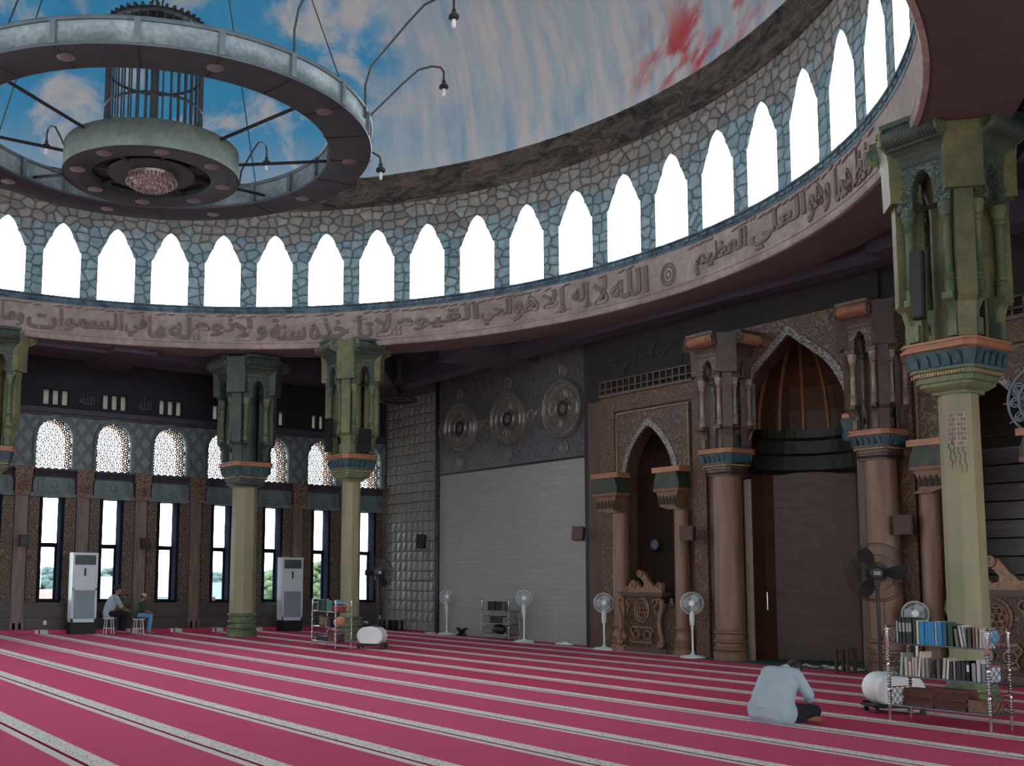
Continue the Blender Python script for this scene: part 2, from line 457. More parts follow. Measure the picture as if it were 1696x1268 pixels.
    M['bulb'] = plain('bulb_glass', c255(220,224,226), .1)
    k = NT('crystal'); M['crystal'] = k.out(k.mix(k.ramp(k.noise(k.obj(), 60., 2.)[0], [(.4,0.),(.6,1.)]), c255(130,120,116), c255(230,224,218)), .12, .3)
    M['skin'] = plain('skin', c255(160,116,94), .55, var=.08, sc=10)
    M['hair'] = plain('black_hair', c255(16,15,16), .6)
    M['shirt'] = plain('pale_blue_shirt', c255(152,172,182), .85, var=.06, sc=6, bump=.15, bsc=40)
    M['trouser'] = plain('navy_trousers', c255(18,20,34), .9)
    M['cap_w'] = plain('white_cap', c255(216,218,214), .85)
    M['cap_k'] = plain('dark_cap', c255(36,30,30), .8)
    M['green_shirt'] = plain('dark_green_shirt', c255(46,66,52), .9)
    M['blue_cloth'] = plain('light_blue_trousers', c255(96,150,190), .9)
    M['rehal'] = wood('reddish_wood', c255(66,32,28), c255(104,54,44), (6., 1., 6.))
    M['paper'] = plain('page_paper', c255(214,208,196), .8, var=.05)
    M['leaf'] = plain('leaf_green', c255(62,82,50), .8, var=.35, sc=1.2)
    M['leaf_t'] = plain('leaf_teal', c255(40,66,64), .8, var=.3, sc=1.2)
    M['bark'] = plain('bark', c255(90,76,62), .9)
    M['roof_r'] = plain('red_roof', c255(112,84,78), .8)
    M['roof_t'] = plain('teal_roof', c255(58,100,106), .6)
    M['outwall'] = plain('outside_wall', c255(116,112,106), .8)
    M['terrace'] = plain('roof_terrace', c255(214,214,208), .9)
    M['upper_pale'] = plain('rear_wall', c255(120,112,106), .8)
    M['hood'] = plain('hood_plaster', c255(214,186,172), .9)
    M['ceil_near'] = plain('ceiling_near', c255(206,194,186), .8)
    M['groove_shade'] = plain('relief_groove_shade', c255(88,90,86), .8)
    M['ground'] = plain('outside_ground', c255(190,196,188), .9)
setup_mats()
# ------------------------------------------------------------------ camera
CAMF = 1820.17; PITCH, ROLL, YAW = 0.1103163, 0.0122995, 0.5354462
def camera():
    fw = Vector((-cos(YAW)*cos(PITCH), sin(YAW)*cos(PITCH), sin(PITCH)))
    r = fw.cross(Vector((0,0,1))).normalized(); u = r.cross(fw)
    r2 = r*cos(ROLL)+u*sin(ROLL); u2 = -r*sin(ROLL)+u*cos(ROLL)
    cd = bpy.data.cameras.new('camera'); o = bpy.data.objects.new('camera', cd); COL.objects.link(o)
    m = Matrix((r2, u2, -fw)).transposed().to_4x4(); m.translation = (0,0,1.6); o.matrix_world = m
    cd.sensor_width = 36; cd.sensor_fit = 'HORIZONTAL'; cd.lens = CAMF/1696*36
    cd.shift_x = 261.28/1696; cd.shift_y = 124.33/1696
    cd.clip_start = .05; cd.clip_end = 400
    scene.camera = o
camera()

# ------------------------------------------------------------------ setting
CX, CY = -17.27, 6.34          # centre of the oculus
RR = 11.58
XW, YQ, YF = -31.3, 19.8, 19.3
DPH, PH0 = 0.12456, 3.134
ZB, ZTB, ZS, ZSP, ZAP, ZC0, ZC1 = 7.85, 8.85, 9.04, 10.28, 11.04, 11.73, 12.5
CEILZ = 7.72
WOP, WTOP = .62, 3.85

struct(MB().box(-31.3, 3.2, -9.2, 21.8, -.25, 0).build('floor', M['carpet']))
struct(MB().box(-31.3, -30.95, -9, 19.8, 0, .11).build('trim_1', M['carpet']))   # carpeted step along the window wall
struct(MB().box(-140, 60, -140, 140, -6.2, -6).build('outside_ground', M['ground']))

# --- drum of stone with pointed openings
def cyl(R0):
    return lambda a, z, d: ((R0+d)*cos(a), (R0+d)*sin(a), z)
def drum_hole(a, k=1.):
    P = [(.497,ZS),(.497,ZSP),(.462,ZSP+.01),(.43,ZSP+.08),(.385,ZSP+.19),(.34,ZSP+.29),(.30,ZSP+.36),(.272,ZSP+.38),(.262,ZSP+.44),(.215,ZSP+.56),(.15,ZSP+.66),(.075,ZSP+.735),(.0,ZAP+.02)]
    L = [(a-x*k/RR, z) for x, z in P]
    return L+[(a+x*k/RR, z) for x, z in P[:-1][::-1]]
dr = MB(); rv = MB()
angs = [PH0-DPH*i for i in range(-15, 35)]
ZCUT = ZS
for a in angs:
    dr.holed(drum_hole(a), a-DPH/2, a+DPH/2, ZCUT-.06, ZC0+.1, cyl(RR), .14)
    g = drum_hole(a, .99); f = cyl(RR)
    for i in range(len(g)-1):   # pale lining of each opening
        rv.add([f(*g[i],-.004), f(*g[i+1],-.004), f(*g[i+1],.145), f(*g[i],.145)], [[0,1,2,3]])
ga = angs[0]+DPH/2; gb = angs[-1]-DPH/2+2*PI
dr.lathe([(RR, ZCUT-.06), (RR, ZC0+.1)], 3, a0=ga, a1=gb, cap=False)
drum = struct(dr.build('wall_drum', M['stone'], loc=(CX, CY, 0)))
rv.build('window_lining', M['reveal'], drum)
# sill moulding with a chain of small tongues
sm = MB().lathe([(RR+.3,ZTB-.02),(RR-.03,ZTB-.02),(RR-.05,ZTB+.02),(RR-.02,ZTB+.05),(RR-.02,ZTB+.13),(RR-.07,ZTB+.15),(RR-.07,ZS-.01),(RR+.3,ZS)], 200, cap=False)
for k in range(260):
    a = 2*PI*k/260
    sm.box(RR-.05, RR-.01, -.085, .085, ZTB+.06, ZTB+.12, RZ(a))
sm.build('sill_moulding', M['trim_blue'], drum)
co = MB().lathe([(RR+.2,ZC0-.02),(RR-.05,ZC0-.02),(RR-.08,ZC0+.03),(RR-.03,ZC0+.08),(RR-.07,ZC0+.12),(RR-.06,ZC0+.5),(RR-.09,ZC1-.08),(RR-.14,ZC1-.04),(RR-.12,ZC1+.02),(RR+.2,ZC1+.02)], 160, cap=False)
co.build('rock_cornice', M['cornice'], drum, smooth=True)
# --- painted dome
pr = []
for k in range(25):
    t = k/24*PI/2
    pr.append(((RR-.12)*cos(t)**.9 if k < 24 else 0.0, ZC1+7.2*sin(t)))
struct(MB().lathe(pr, 120, cap=False).build('ceiling_dome', M['sky'], loc=(CX, CY, 0), smooth=True))
# --- carved inscription band
bd = MB().lathe([(RR+.02,ZB),(RR-.05,ZB),(RR-.07,ZB+.03),(RR-.07,ZB+.11),(RR-.04,ZB+.12),(RR-.04,ZB+.15),(RR-.06,ZB+.16),(RR-.06,ZB+.2),(RR-.02,ZB+.22),(RR-.02,ZTB+.02),(RR+.4,ZTB+.02)], 200, cap=False)
band = struct(bd.build('trim_2', M['band'], loc=(CX, CY, 0), smooth=True))
band['label'] = 'plaster band carved with a running inscription under the stone drum'
INS = RR-.02
dm = MB()
A_ = math.radians(87.36)
for Rr, rr in ((.21,.028),(.15,.02),(.07,.02)):
    dm.tube([(INS*cos(A_+Rr*cos(t)/INS), INS*sin(A_+Rr*cos(t)/INS), 8.34+Rr*1.15*sin(t)) for t in [2*PI*i/28 for i in range(28)]], rr, 6, True)
dm.build('roundel', M['letter'], band)

# --- Arabic lettering: contextual forms laid out right to left
FORMS = {'ا':(0xFE8D,0xFE8E),'أ':(0xFE83,0xFE84),'إ':(0xFE87,0xFE88),'ر':(0xFEAD,0xFEAE),'ذ':(0xFEAB,0xFEAC),'و':(0xFEED,0xFEEE),'ة':(0xFE93,0xFE94),
 'ل':(0xFEDD,0xFEDE,0xFEDF,0xFEE0),'ه':(0xFEE9,0xFEEA,0xFEEB,0xFEEC),'ح':(0xFEA1,0xFEA2,0xFEA3,0xFEA4),'ي':(0xFEF1,0xFEF2,0xFEF3,0xFEF4),
 'ق':(0xFED5,0xFED6,0xFED7,0xFED8),'م':(0xFEE1,0xFEE2,0xFEE3,0xFEE4),'ت':(0xFE95,0xFE96,0xFE97,0xFE98),'خ':(0xFEA5,0xFEA6,0xFEA7,0xFEA8),
 'س':(0xFEB1,0xFEB2,0xFEB3,0xFEB4),'ن':(0xFEE5,0xFEE6,0xFEE7,0xFEE8),'ف':(0xFED1,0xFED2,0xFED3,0xFED4),'ع':(0xFEC9,0xFECA,0xFECB,0xFECC),
 'ظ':(0xFEC5,0xFEC6,0xFEC7,0xFEC8),'ض':(0xFEBD,0xFEBE,0xFEBF,0xFEC0),'@':(0xFEFB,0xFEFC)}
def shape(w):
    w = w.replace('لا', '@'); o = []
    for i, ch in enumerate(w):
        F = FORMS[ch]
        pj = i > 0 and len(FORMS[w[i-1]]) == 4
        nj = i < len(w)-1 and len(F) == 4
        idx = (3 if pj else 2) if nj else (1 if pj else 0)
        o.append(chr(F[idx]))
    return ''.join(o[::-1])
def word_mesh(txt, name):
    cu = bpy.data.curves.new('tmp', 'FONT'); cu.body = txt; cu.extrude = .05; cu.resolution_u = 3; cu.offset = .026
    o = bpy.data.objects.new('tmp', cu); COL.objects.link(o); bpy.context.view_layer.update()
    me = bpy.data.meshes.new_from_object(o.evaluated_get(bpy.context.evaluated_depsgraph_get()))
    bpy.data.objects.remove(o); bpy.data.curves.remove(cu); me.name = name
    return me
def bend_word(txt, aL, aR, z0, z1, fit=True):
    """stretch a word between two angles on the inside of the band"""
    me = word_mesh(shape(txt), 'calligraphy'); bm = bmesh.new(); bm.from_mesh(me)
    bmesh.ops.subdivide_edges(bm, edges=[e for e in bm.edges if e.calc_length() > .25], cuts=3)
    xs = [v.co.x for v in bm.verts]; ys = [v.co.y for v in bm.verts]
    x0, x1, y0, y1 = min(xs), max(xs), min(ys), max(ys)
    for v in bm.verts:
        s = (v.co.x-x0)/(x1-x0); q = (v.co.y-y0)/(y1-y0)
        a = aL+(aR-aL)*s; r = INS-(.035 if v.co.z > 0 else -.02)
        v.co = (r*cos(a), r*sin(a), z0+(z1-z0)*q)
    bm.to_mesh(me); bm.free(); me.materials.clear(); me.materials.append(M['letter'])
    o = bpy.data.objects.new('calligraphy', me); COL.objects.link(o); o.parent = band; return o
WORDS = [('الله',95.89,90.34),('لا',98.46,96.25),('إله',101.55,98.55),('إلا',105.93,101.72),('هو',110.10,106.36),('الحي',114.69,110.28),('القيوم',126.86,115.04),('لا',129.84,127.29),('تأ',133.22,130.01),('خذه',138.94,133.47),('سنة',144.36,139.36),('و',146.26,144.69),('لا',149.48,146.51),('نوم',154.80,149.23),('له',158.04,155.04),('ما',160.86,158.53),('في',163.90,161.10),('السموا',172.49,164.14),('ت',176.67,172.72),('وما',179.89,176.98),('في',183.5,180.5),('الأرض',190,184),('العظيم',83.23,75.12),('العلي',74.63,65.25),('وهو',64.83,60.88),('هما',59.97,56.66),('حفظ',56.17,51.73)]
for w, l, r in WORDS:
    one = len(w) == 1
    bend_word(w, math.radians(l), math.radians(r), ZB+.24, ZB+(.86 if not one else .66))
mk = MB()   # small vowel strokes over and under the words
q = 52.5
while q < 189:
    if abs(q-87.4) > 3.4 and R_.random() < .8:
        a = math.radians(q); z = ZB+.88+R_.random()*.05; w = .008+R_.random()*.006; s = R_.choice((.05,.05,.02))
        mk.tube([((INS-.01)*cos(a+w*t), (INS-.01)*sin(a+w*t), z-s*t*.5+(.02*sin(t*5) if s < .03 else 0)) for t in (-1,-.5,0,.5,1)], [.012,.022,.024,.02,.01], 5)
    q += 1.35
mk.build('calligraphy', M['letter'], band)

# ceiling around the oculus: ring soffit, slab, beams
def ring_slab(r0, r1, z0, z1, n=120):
    return MB().lathe([(r0,z0),(r1,z0),(r1,z1),(r0,z1),(r0,z0)], n, cap=False)
sf = ring_slab(RR+.01, 12.75, ZB+.004, ZB+.3)
struct(sf.build('ceiling', M['soffit'], loc=(CX, CY, 0), smooth=True))
# slab with round hole (coffer backs)
n = 96; vs = []; fs = []
x0, x1, y0, y1 = -31.4-CX, 3.2-CX, -9.-CY, 20.4-CY
for k in range(n):
    a = 2*PI*k/n; r = 12.3
    t = min(((x1 if cos(a) > 0 else x0)/cos(a)) if abs(cos(a)) > 1e-6 else 1e9, ((y1 if sin(a) > 0 else y0)/sin(a)) if abs(sin(a)) > 1e-6 else 1e9)
    vs += [(r*cos(a), r*sin(a), 8.3), (max(t, r)*cos(a), max(t, r)*sin(a), 8.3), (r*cos(a), r*sin(a), 8.6), (max(t, r)*cos(a), max(t, r)*sin(a), 8.6)]
for k in range(n):
    i, j = 4*k, 4*((k+1) % n)
    fs += [[i, j, j+1, i+1], [i+2, i+3, j+3, j+2], [i, i+2, j+2, j], [i+1, j+1, j+3, i+3]]
sl = MB().add(vs, fs).box(x0, -13.0, y1-2.6, y1, 8.3, 8.6).box(x1-2.5, x1, y1-2.6, y1, 8.3, 8.6).box(x0,-13.,y0,y0+2,8.3,8.6).box(x1-2.5,x1,y0,y0+2,8.3,8.6)
struct(sl.build('ceiling_slab', M['coffer'], loc=(CX, CY, 0)))
rfv = [(x, y, 8.62 if z < 8.5 else 8.7) for x, y, z in sl.v[:4*n]]
struct(MB().add([(x*1.0, y*1.0, z) for x, y, z in rfv], fs[:4*n]).build('roof_terrace', M['terrace'], loc=(CX, CY, 0)))  # unseen pale roof top, added to bounce daylight into the dome
# unseen walls behind the viewer, added to limit daylight; window openings sized for it
wf = MB(); ws = MB()
def row(m, a0, a1, step, f, w, zt=3.85):
    a = a0
    while a < a1-.01:
        b = min(a+step, a1); c = (a+b)/2
        m.holed([(c-w,.9),(c-w,zt),(c+w,zt),(c+w,.9)], a, b, -.1, 8.5, f, .3); a = b
row(wf, -9.3, 20., 3.1, lambda a, z, d: (3.+d, a, z), .72, 4.4)
row(ws, -31.4, 3.3, 3.1, lambda a, z, d: (a, -9-d, z), .42, WTOP)
struct(wf.build('wall_front', M['upper_pale'])); struct(ws.build('wall_right', M['upper_pale']))
bi = 1
def beam(poly, z0=CEILZ, z1=8.32, mat='beam'):
    o = struct(MB().prism(poly, z0, z1).build('ceiling_beam', M[mat])); return o
def rect(a, b, c, d): return [(a,c),(b,c),(b,d),(a,d)]
beam(rect(-30.55,-29.1,-9,19.8))                                      # along the window wall
beam(rect(-31.3,3,18.75,19.3))                                     # along the niche wall
for y in (1.1, 9.35):
    beam(rect(-31.3,-28.6,y,y+1.25), CEILZ-.01)
beam(rect(-24.9,-23.3,17.5,19.8), CEILZ-.01); beam(rect(-12.2,-10.7,18.2,19.8), CEILZ-.01)
d = Vector((-31.2+25.4, 19.7-15.0)).normalized(); nn = Vector((-d.y, d.x))*.6
a, b = Vector((-26.4,15.8)), Vector((-31.0,19.5))
beam([tuple(a+nn), tuple(b+nn), tuple(b-nn), tuple(a-nn)][::-1], CEILZ-.02)
d = Vector((-3.2+8.6, 19.7-14.9)).normalized(); nn = Vector((-d.y, d.x))*.6
a, b = Vector((-7.9,15.5)), Vector((-4.0,19.0))
beam([tuple(a+nn), tuple(b+nn), tuple(b-nn), tuple(a-nn)][::-1], CEILZ-.02)
# flat ceiling field beside the oculus, nearest the viewer
struct(MB().lathe([(12.45,ZB+.02),(17.5,ZB+.02),(17.5,8.31),(12.45,8.31),(12.45,ZB+.02)], 40, a0=-.5, a1=.50, cap=False).build('ceiling_field', M['ceil_near'], loc=(CX, CY, 0)))
# ------------------------------------------------------------------ window wall  (plane X = XW, interior toward +X)
SY = .978
wy = lambda v: v*SY
wz = lambda z: 1.6+(z-1.6)*SY
PIT = 1.79*SY; W0 = 8.76*SY
bays = list(range(-8, 7))
fx = lambda a, z, d: (XW-d, a, z)
def arch_outline(c, hw, z0, zs, za, n=9, keel=.75):
    P = [(c-hw, z0), (c-hw, zs)]
    for i in range(1, n+1):
        t = i/n
        P.append((c-hw+hw*(1-cos(t*PI/2))**(1/keel*.8), zs+(za-zs)*sin(t*PI/2)**1.0 if i < n else za))
    Q = [(2*c-x, z) for x, z in P[:-1]]
    return P+Q[::-1]
LZ0, LZ1 = .93, 3.845       # lower windows
AZ0, AZS, AZA = 4.64, 5.45, 6.09
lo = MB(); up = MB(); cl = MB()
for i in bays:
    c = W0+PIT*i
    a0, a1 = c-PIT/2, (c+PIT/2 if i < 6 else YQ+.1)
    lo.holed([(c-.27,LZ0),(c-.27,LZ1),(c+.27,LZ1),(c+.27,LZ0)], a0, a1, -.1, 4.64, fx, .35)
    up.holed(arch_outline(c, .52, AZ0, AZS, AZA), a0, a1, 4.64, 6.3, fx, .35)
lo.build('wall_left', M['wood_d']); wl = bpy.data.objects['wall_left']; struct(wl)
up.build('diamond_wall', M['diamond'], wl)
# clerestory strip with groups of three slots
cz0, cz1 = wz(6.62), wz(7.07)
for i in bays:
    c = W0+PIT*i; a0, a1 = c-PIT/2, (c+PIT/2 if i < 6 else YQ+.1)
    cl.box(XW-.35, XW, a0, a1, 6.3, cz0); cl.box(XW-.35, XW, a0, a1, cz1, 8.5)
    xs = [a0]+[w for k in (-1,0,1) for w in (c+.27*k-.1, c+.27*k+.1)]+[a1]
    for p, q in zip(xs[::2], xs[1::2]): cl.box(XW-.35, XW, p, q, cz0, cz1)
cl.build('clerestory_wall', M['upper'], wl)
MB().box(XW-.05, XW+.16, -9, YQ, wz(6.36), wz(6.50)).box(XW-.05, XW+.08, -9, YQ, wz(6.28), wz(6.36)).build('ledge', M['ledge'], wl)
# ornament repeated per bay (shared meshes)
def local(mb, name, mat): 
    me = mb.mesh(name); me.materials.append(M[mat]); return me
fm = lambda x, c, z: (x, c, z)
pil = MB().box(0,.10,-.17,.17,.11,3.86).box(0,.13,-.12,.12,.11,3.86).box(0,.15,-.05,.05,.11,3.86).box(0,.13,-.19,.19,.11,.3)
blk = MB().box(0,.22,-.22,.22,3.86,4.34).box(0,.27,-.25,.25,4.34,4.62).box(0,.30,-.28,.28,4.6,4.66)
for k in range(8):
    a = 2*PI*k/8; blk.ell((.22,.1*cos(a),4.12+.1*sin(a)),.05,.05,.05,8,6)
blk.ell((.23,0,4.12),.05,.05,.05,8,6)
car = MB().box(0,.05,-.145,.145,.82,3.85)
ent = MB().box(0,.12,-PIT/2,PIT/2,3.845,3.95)
rel = MB()
fr = [(-.59,3.95),(.59,3.95),(.59,4.28),(.55,4.36),(.50,4.38),(-.50,4.38),(-.55,4.36),(-.59,4.28)]
rel.prism(fr, 0, .16, lambda a,b,d:(d,a,b)); rel.box(.16,.19,-.46,.46,4.32,4.35).box(.16,.19,-.46,.46,4.01,4.04).box(.16,.19,-.46,-.43,4.04,4.32).box(.16,.19,.43,.46,4.04,4.32)
rel.tube([(.17,.09*cos(t),4.18+.09*sin(t)) for t in [2*PI*k/12 for k in range(12)]],.018,5,True).box(.15,.18,-.36,-.12,4.1,4.25).box(.15,.18,.12,.36,4.1,4.25)
crn = MB().box(0,.14,-.6,.6,4.38,4.42).box(0,.12,-.56,.56,4.42,4.62).box(0,.24,-.6,.6,4.6,4.64)
for k in range(19): crn.tube([(.12,-.54+.06*k,4.42),(.17,-.54+.06*k,4.52),(.22,-.54+.06*k,4.6)],.022,5)
afr = MB()
o1 = arch_outline(0,.52,AZ0,AZS,AZA); o2 = arch_outline(0,.62,AZ0,AZS,AZA+.11)
for (p,q,r,s) in zip(o1[:-1],o1[1:],o2[:-1],o2[1:]):
    afr.add([(.07,*p),(.07,*q),(.09,*s),(.09,*r),(-.02,*p),(-.02,*q),(-.02,*s),(-.02,*r)],[[0,1,2,3],[3,2,6,7],[1,0,4,5]])
wsc = MB().box(0,.07,-.7,.7,.11,.43).box(0,.07,-.7,.7,.46,.80).box(0,.10,-.7,.7,.80,.86)
ME = [('pilaster',local(pil,'pilaster','wood_p'),PIT/2),('carved_block',local(blk,'carved_block','carve_k'),PIT/2),
      ('carved_panel',local(car,'carved_panel','carve_b'),-.505),('carved_panel',local(car,'carved_panel','carve_b'),.505),
      ('entablature',local(ent,'entablature','teal_plaster'),0),('plaster_frame',local(rel,'plaster_frame','teal_plaster'),0),
      ('ribbed_cornice',local(crn,'ribbed_cornice','ledge'),0),('arch_frame',local(afr,'arch_frame','teal_plaster'),0),('wainscot',local(wsc,'wainscot','wainscot'),0)]
for i in bays:
    c = W0+PIT*i
    for nm, me, off in ME:
        if i == 6 and off > .6: off = .78
        o = bpy.data.objects.new(nm, me); COL.objects.link(o); o.parent = wl; o.location = (XW, c+off, 0)
# windows
def win_frame():
    m = MB(); w = .345
    x0, x1 = -.34, -.24
    m.box(x0+.0,.06,-w,-.262,LZ0-.07,LZ1+.0).box(x0,.06,.262,w,LZ0-.07,LZ1+.0).box(x0,.0,-w,w,LZ1-.012,LZ1+.0).box(x0,.02,-w,w,LZ0-.08,LZ0).box(x0,x1,-w,w,2.45,2.55)
    m.box(x0+.02,x1-.01,-.27,-.21,LZ0,2.46).box(x0+.02,x1-.01,.21,.27,LZ0,2.46).box(x0+.02,x1-.01,-.27,.27,LZ0,LZ0+.03).box(x0+.02,x1-.01,-.27,.27,2.42,2.46)
    return m
f0 = local(win_frame(),'window_frame','frame_d')
g0 = local(MB().box(-.298,-.292,-.262,.262,LZ0,LZ1),'pane','glass')
# star lattice
lt = MB(); ol = arch_outline(0,.52,AZ0,AZS,AZA)
def inside(a, z):
    if not (-.52 < a < .52 and z > AZ0): return False
    if z <= AZS: return True
    for (p, q) in zip(ol[1:-2], ol[2:-1]):
        if min(p[0],q[0]) <= a <= max(p[0],q[0]) and abs(q[0]-p[0]) > 1e-6:
            return z < p[1]+(q[1]-p[1])*(a-p[0])/(q[0]-p[0])
    return False
PT = .20; bw = .0125
def lbar(p, q):
    m = ((p[0]+q[0])/2, (p[1]+q[1])/2)
    if inside(*m): 
        d = Vector((q[0]-p[0], q[1]-p[1])).normalized()*bw; nx, nz = -d.y, d.x
        P = [(p[0]+nx,p[1]+nz),(q[0]+nx,q[1]+nz),(q[0]-nx,q[1]-nz),(p[0]-nx,p[1]-nz)]
        lt.add([(-.08,a,b) for a,b in P]+[(-.11,a,b) for a,b in P],[[0,1,2,3],[7,6,5,4],[0,4,5,1],[2,6,7,3]])
for ix in range(-3,4):
    for iz in range(0,10):
        x = ix*PT+(PT/2 if iz % 2 else 0); z = AZ0+.04+iz*PT*.866
        r1, r2 = PT*.26, PT*.52
        for k in range(8):
            a, b = 2*PI*k/8, 2*PI*(k+1)/8
            lbar((x+r1*cos(a),z+r1*sin(a)),(x+r1*cos(b),z+r1*sin(b)))
        for k in range(6):
            a = 2*PI*(k+.0)/6
            lbar((x+r1*cos(a),z+r1*sin(a)),(x+PT*.72*cos(a),z+PT*.72*sin(a)))
            b = a+PI/6; c_ = a+PI/3
            lbar((x+r2*cos(a),z+r2*sin(a)),(x+r2*1.1*cos(b),z+r2*1.1*sin(b)))
l0 = local(lt,'lattice','screen')
hd = MB(); oo = arch_outline(0,.54,AZ0-.02,AZS,AZA+.02)   # deep arched hood outside each lattice
for p, q in zip(oo, oo[1:]+oo[:1]): hd.add([(-.30,*p),(-.30,*q),(-.85,*q),(-.85,*p)],[[0,1,2,3]])
h0 = local(hd,'window_hood','hood')
fs0 = local(MB().box(-.2,-.19,-.38,.38,cz0,cz1),'pane','frost')
wn_ = 1
for i in bays[5:]:
    c = W0+PIT*i
    for parts in ((('window_frame',f0),('pane',g0)), (('lattice',l0),('window_hood',h0)), (('pane',fs0),)):
        e = bpy.data.objects.new('window_%d' % wn_, None); COL.objects.link(e); struct(e); e.location = (XW, c, 0); wn_ += 1
        for nm, me in parts:
            o = bpy.data.objects.new(nm, me); COL.objects.link(o); o.parent = e
# power outlets along the wainscot
for y_, z_ in ((wy(8.68),.30),(wy(13.9),.98),(wy(14.55),.36),(wy(20.0),.38)):
    o = MB().box(0,.02,-.05,.05,-.06,.06).box(.02,.03,-.03,.03,-.035,.035).build('power_outlet', M['white'], loc=(XW+.07+(0 if z_<.9 else .0), y_, z_))
    tag(o, {.30:'white power outlet low on the wall left of the first air conditioner',.98:'white switch plate just under the window left of the big dark column',.36:'white power outlet low on the wainscot left of the big dark column',.38:'white power outlet low on the wall near the far corner'}[z_], 'outlet')
# faint relief writing between the clerestory slots
for i in (0,1,3):
    me = word_mesh('\uFDF2','calligraphy')
    for v in me.vertices: v.co = Vector((v.co.z*.4+.02, v.co.x*.36-.2, v.co.y*.36))
    me.materials.clear(); me.materials.append(M['ledge'])
    o = bpy.data.objects.new('calligraphy', me); COL.objects.link(o); o.parent = wl; o.location = (XW, W0+PIT*(i+.5), wz(6.7))

# ------------------------------------------------------------------ niche-side wall (plane Y = YQ)
wr = MB().box(XW-.35, -20.9, YQ+.02, YQ+.35, -.1, 8.5).build('wall_back', M['gray']); struct(wr)
MB().box(-28.1,-21.0,YQ-.01,YQ+.02,0,4.86).build('paper_panel', M['gray'], wr)
rt = MB(); tw = .315
for i in range(10):
    for j in range(24):
        x = XW+.12+i*tw; z = .02+j*tw
        if x+tw > -28.2: continue
        a = YQ
        vs = []
        for p in range(5):
            for q in range(5):
                u, v = p/4, q/4
                h = .13*(u**1.3)*(1-v)**.7 + .012
                vs.append((x+.012+u*(tw-.024), a-.012-h, z+.012+v*(tw-.024)))
        fs = [[p*5+q, p*5+q+1, (p+1)*5+q+1, (p+1)*5+q] for p in range(4) for q in range(4)]
        rt.add(vs, fs)
        for p_, q_ in ((20,24),(0,20),(0,4),(4,24)):
            rt.add([vs[p_], vs[q_], (vs[q_][0],a,vs[q_][2]), (vs[p_][0],a,vs[p_][2])],[[0,1,2,3]])
MB().box(XW,-28.2,YQ-.01,YQ+.02,0,8.4).build('relief_ground', M['groove_shade'], wr)  # darker ground colour stands in for shade in the gaps between tiles
rt.build('relief_tiles', M['relief'], wr)
MB().box(-28.25,-28.1,YQ-.06,YQ+.02,0,8.4).box(-21.0,-20.86,YQ-.5,YQ+.02,0,8.4).box(-28.1,-21.,YQ-.03,YQ,4.86,4.92).build('dark_edging', M['black'], wr)
MB().box(-28.1,-21.0,YQ-.03,YQ+.02,4.92,8.4).build('embossed_panel', M['pewter'], wr)
for i, x in enumerate((-26.94,-24.63,-22.28)):
    z = 6.24
    Mx = T(x, YQ-.03, z) @ RX(PI/2)
    prof = [(.0,.06),(.24,.06),(.27,.10),(.30,.06),(.31,.03),(.5,.05),(.53,.1),(.57,.1),(.60,.06),(.70,.06),(.73,.12),(.77,.13),(.80,.08),(.82,0)]
    d_ = MB().lathe(prof, 48, Mx, cap=False)
    for k in range(40):
        a = 2*PI*k/40
        d_.ell((x+.65*cos(a), YQ-.09, z+.65*sin(a)), .025,.02,.025,6,4)
    for k in range(24):
        a = 2*PI*k/24; 
        d_.tube([(x+.31*cos(a),YQ-.07,z+.31*sin(a)),(x+.5*cos(a+.1),YQ-.08,z+.5*sin(a+.1))],.014,4)
    o = d_.build('medallion', M['disc'], wr, smooth=True)
    MB().lathe([(0,.055),(.23,.065),(.235,0)],32,Mx,cap=False).build('medallion_heart', M['disc_d'], wr)
    for dx, dz in ((0,-1.06),(0,1.06),(-1.,-.0),(1.,.0)):
        MB().ring((x+dx,YQ-.05,z+dz),.14,.035,'y',24,6).lathe([(0,.05),(.1,.04),(.11,0)],16,T(x+dx,YQ-.03,z+dz)@RX(PI/2),cap=False).build('medallion_link', M['disc'], wr, smooth=True)

# ------------------------------------------------------------------ carved facade (plane Y = YF)
k_ = YF/19.0
mx = lambda v: v*k_
mz = lambda z: 1.6+(z-1.6)*k_
fy = lambda a, z, d: (a, YF+d, z)
def pointed(c, hw, z0, zs, za, n=12, pw=1.25):
    """two-centred pointed arch"""
    P = [(c-hw, z0), (c-hw, zs)] if zs > z0+1e-4 else [(c-hw, z0)]
    h = za-zs
    for i in range(1, n+1):
        t = i/n
        x = hw*(1-t); P.append((c-x, zs+h*(1-(x/hw)**pw)**(.62)))
    return P+[(2*c-x, z) for x, z in P[:-1]][::-1]
def wide(c, hw, z0, zs, za, n=14):
    """broad ogee-tipped arch"""
    P = [(c-hw, z0), (c-hw, zs)]
    h = za-zs
    for i in range(1, n+1):
        t = i/n; x = hw*(1-t)
        z = (1-(x/hw)**2.1)**.55*.86 + .14*max(0,(t-.55)/.45)**1.6
        P.append((c-x, zs+h*z))
    return P+[(2*c-x, z) for x, z in P[:-1]][::-1]
NL, MC, NRt = -18.73, -14.74, -10.75     # centres of the left niche, the middle niche and the right niche
fa = MB()
HL = pointed(NL,.76,0,4.22,5.34); HM = wide(MC,1.42,0,4.6,6.80); HR = pointed(NRt,.76,0,4.22,5.34)
fa.holed(HL,-20.86,-16.75,0,6.15,fy,.3).holed(HM,-16.75,-12.73,0,8.3,fy,.3).holed(HR,-12.73,-8.0,0,6.15,fy,.3)
fa.box(-8,3,YF,YF+.3,0,8.3)
fc = fa.build('wall_facade', M['facade_p']); struct(fc)
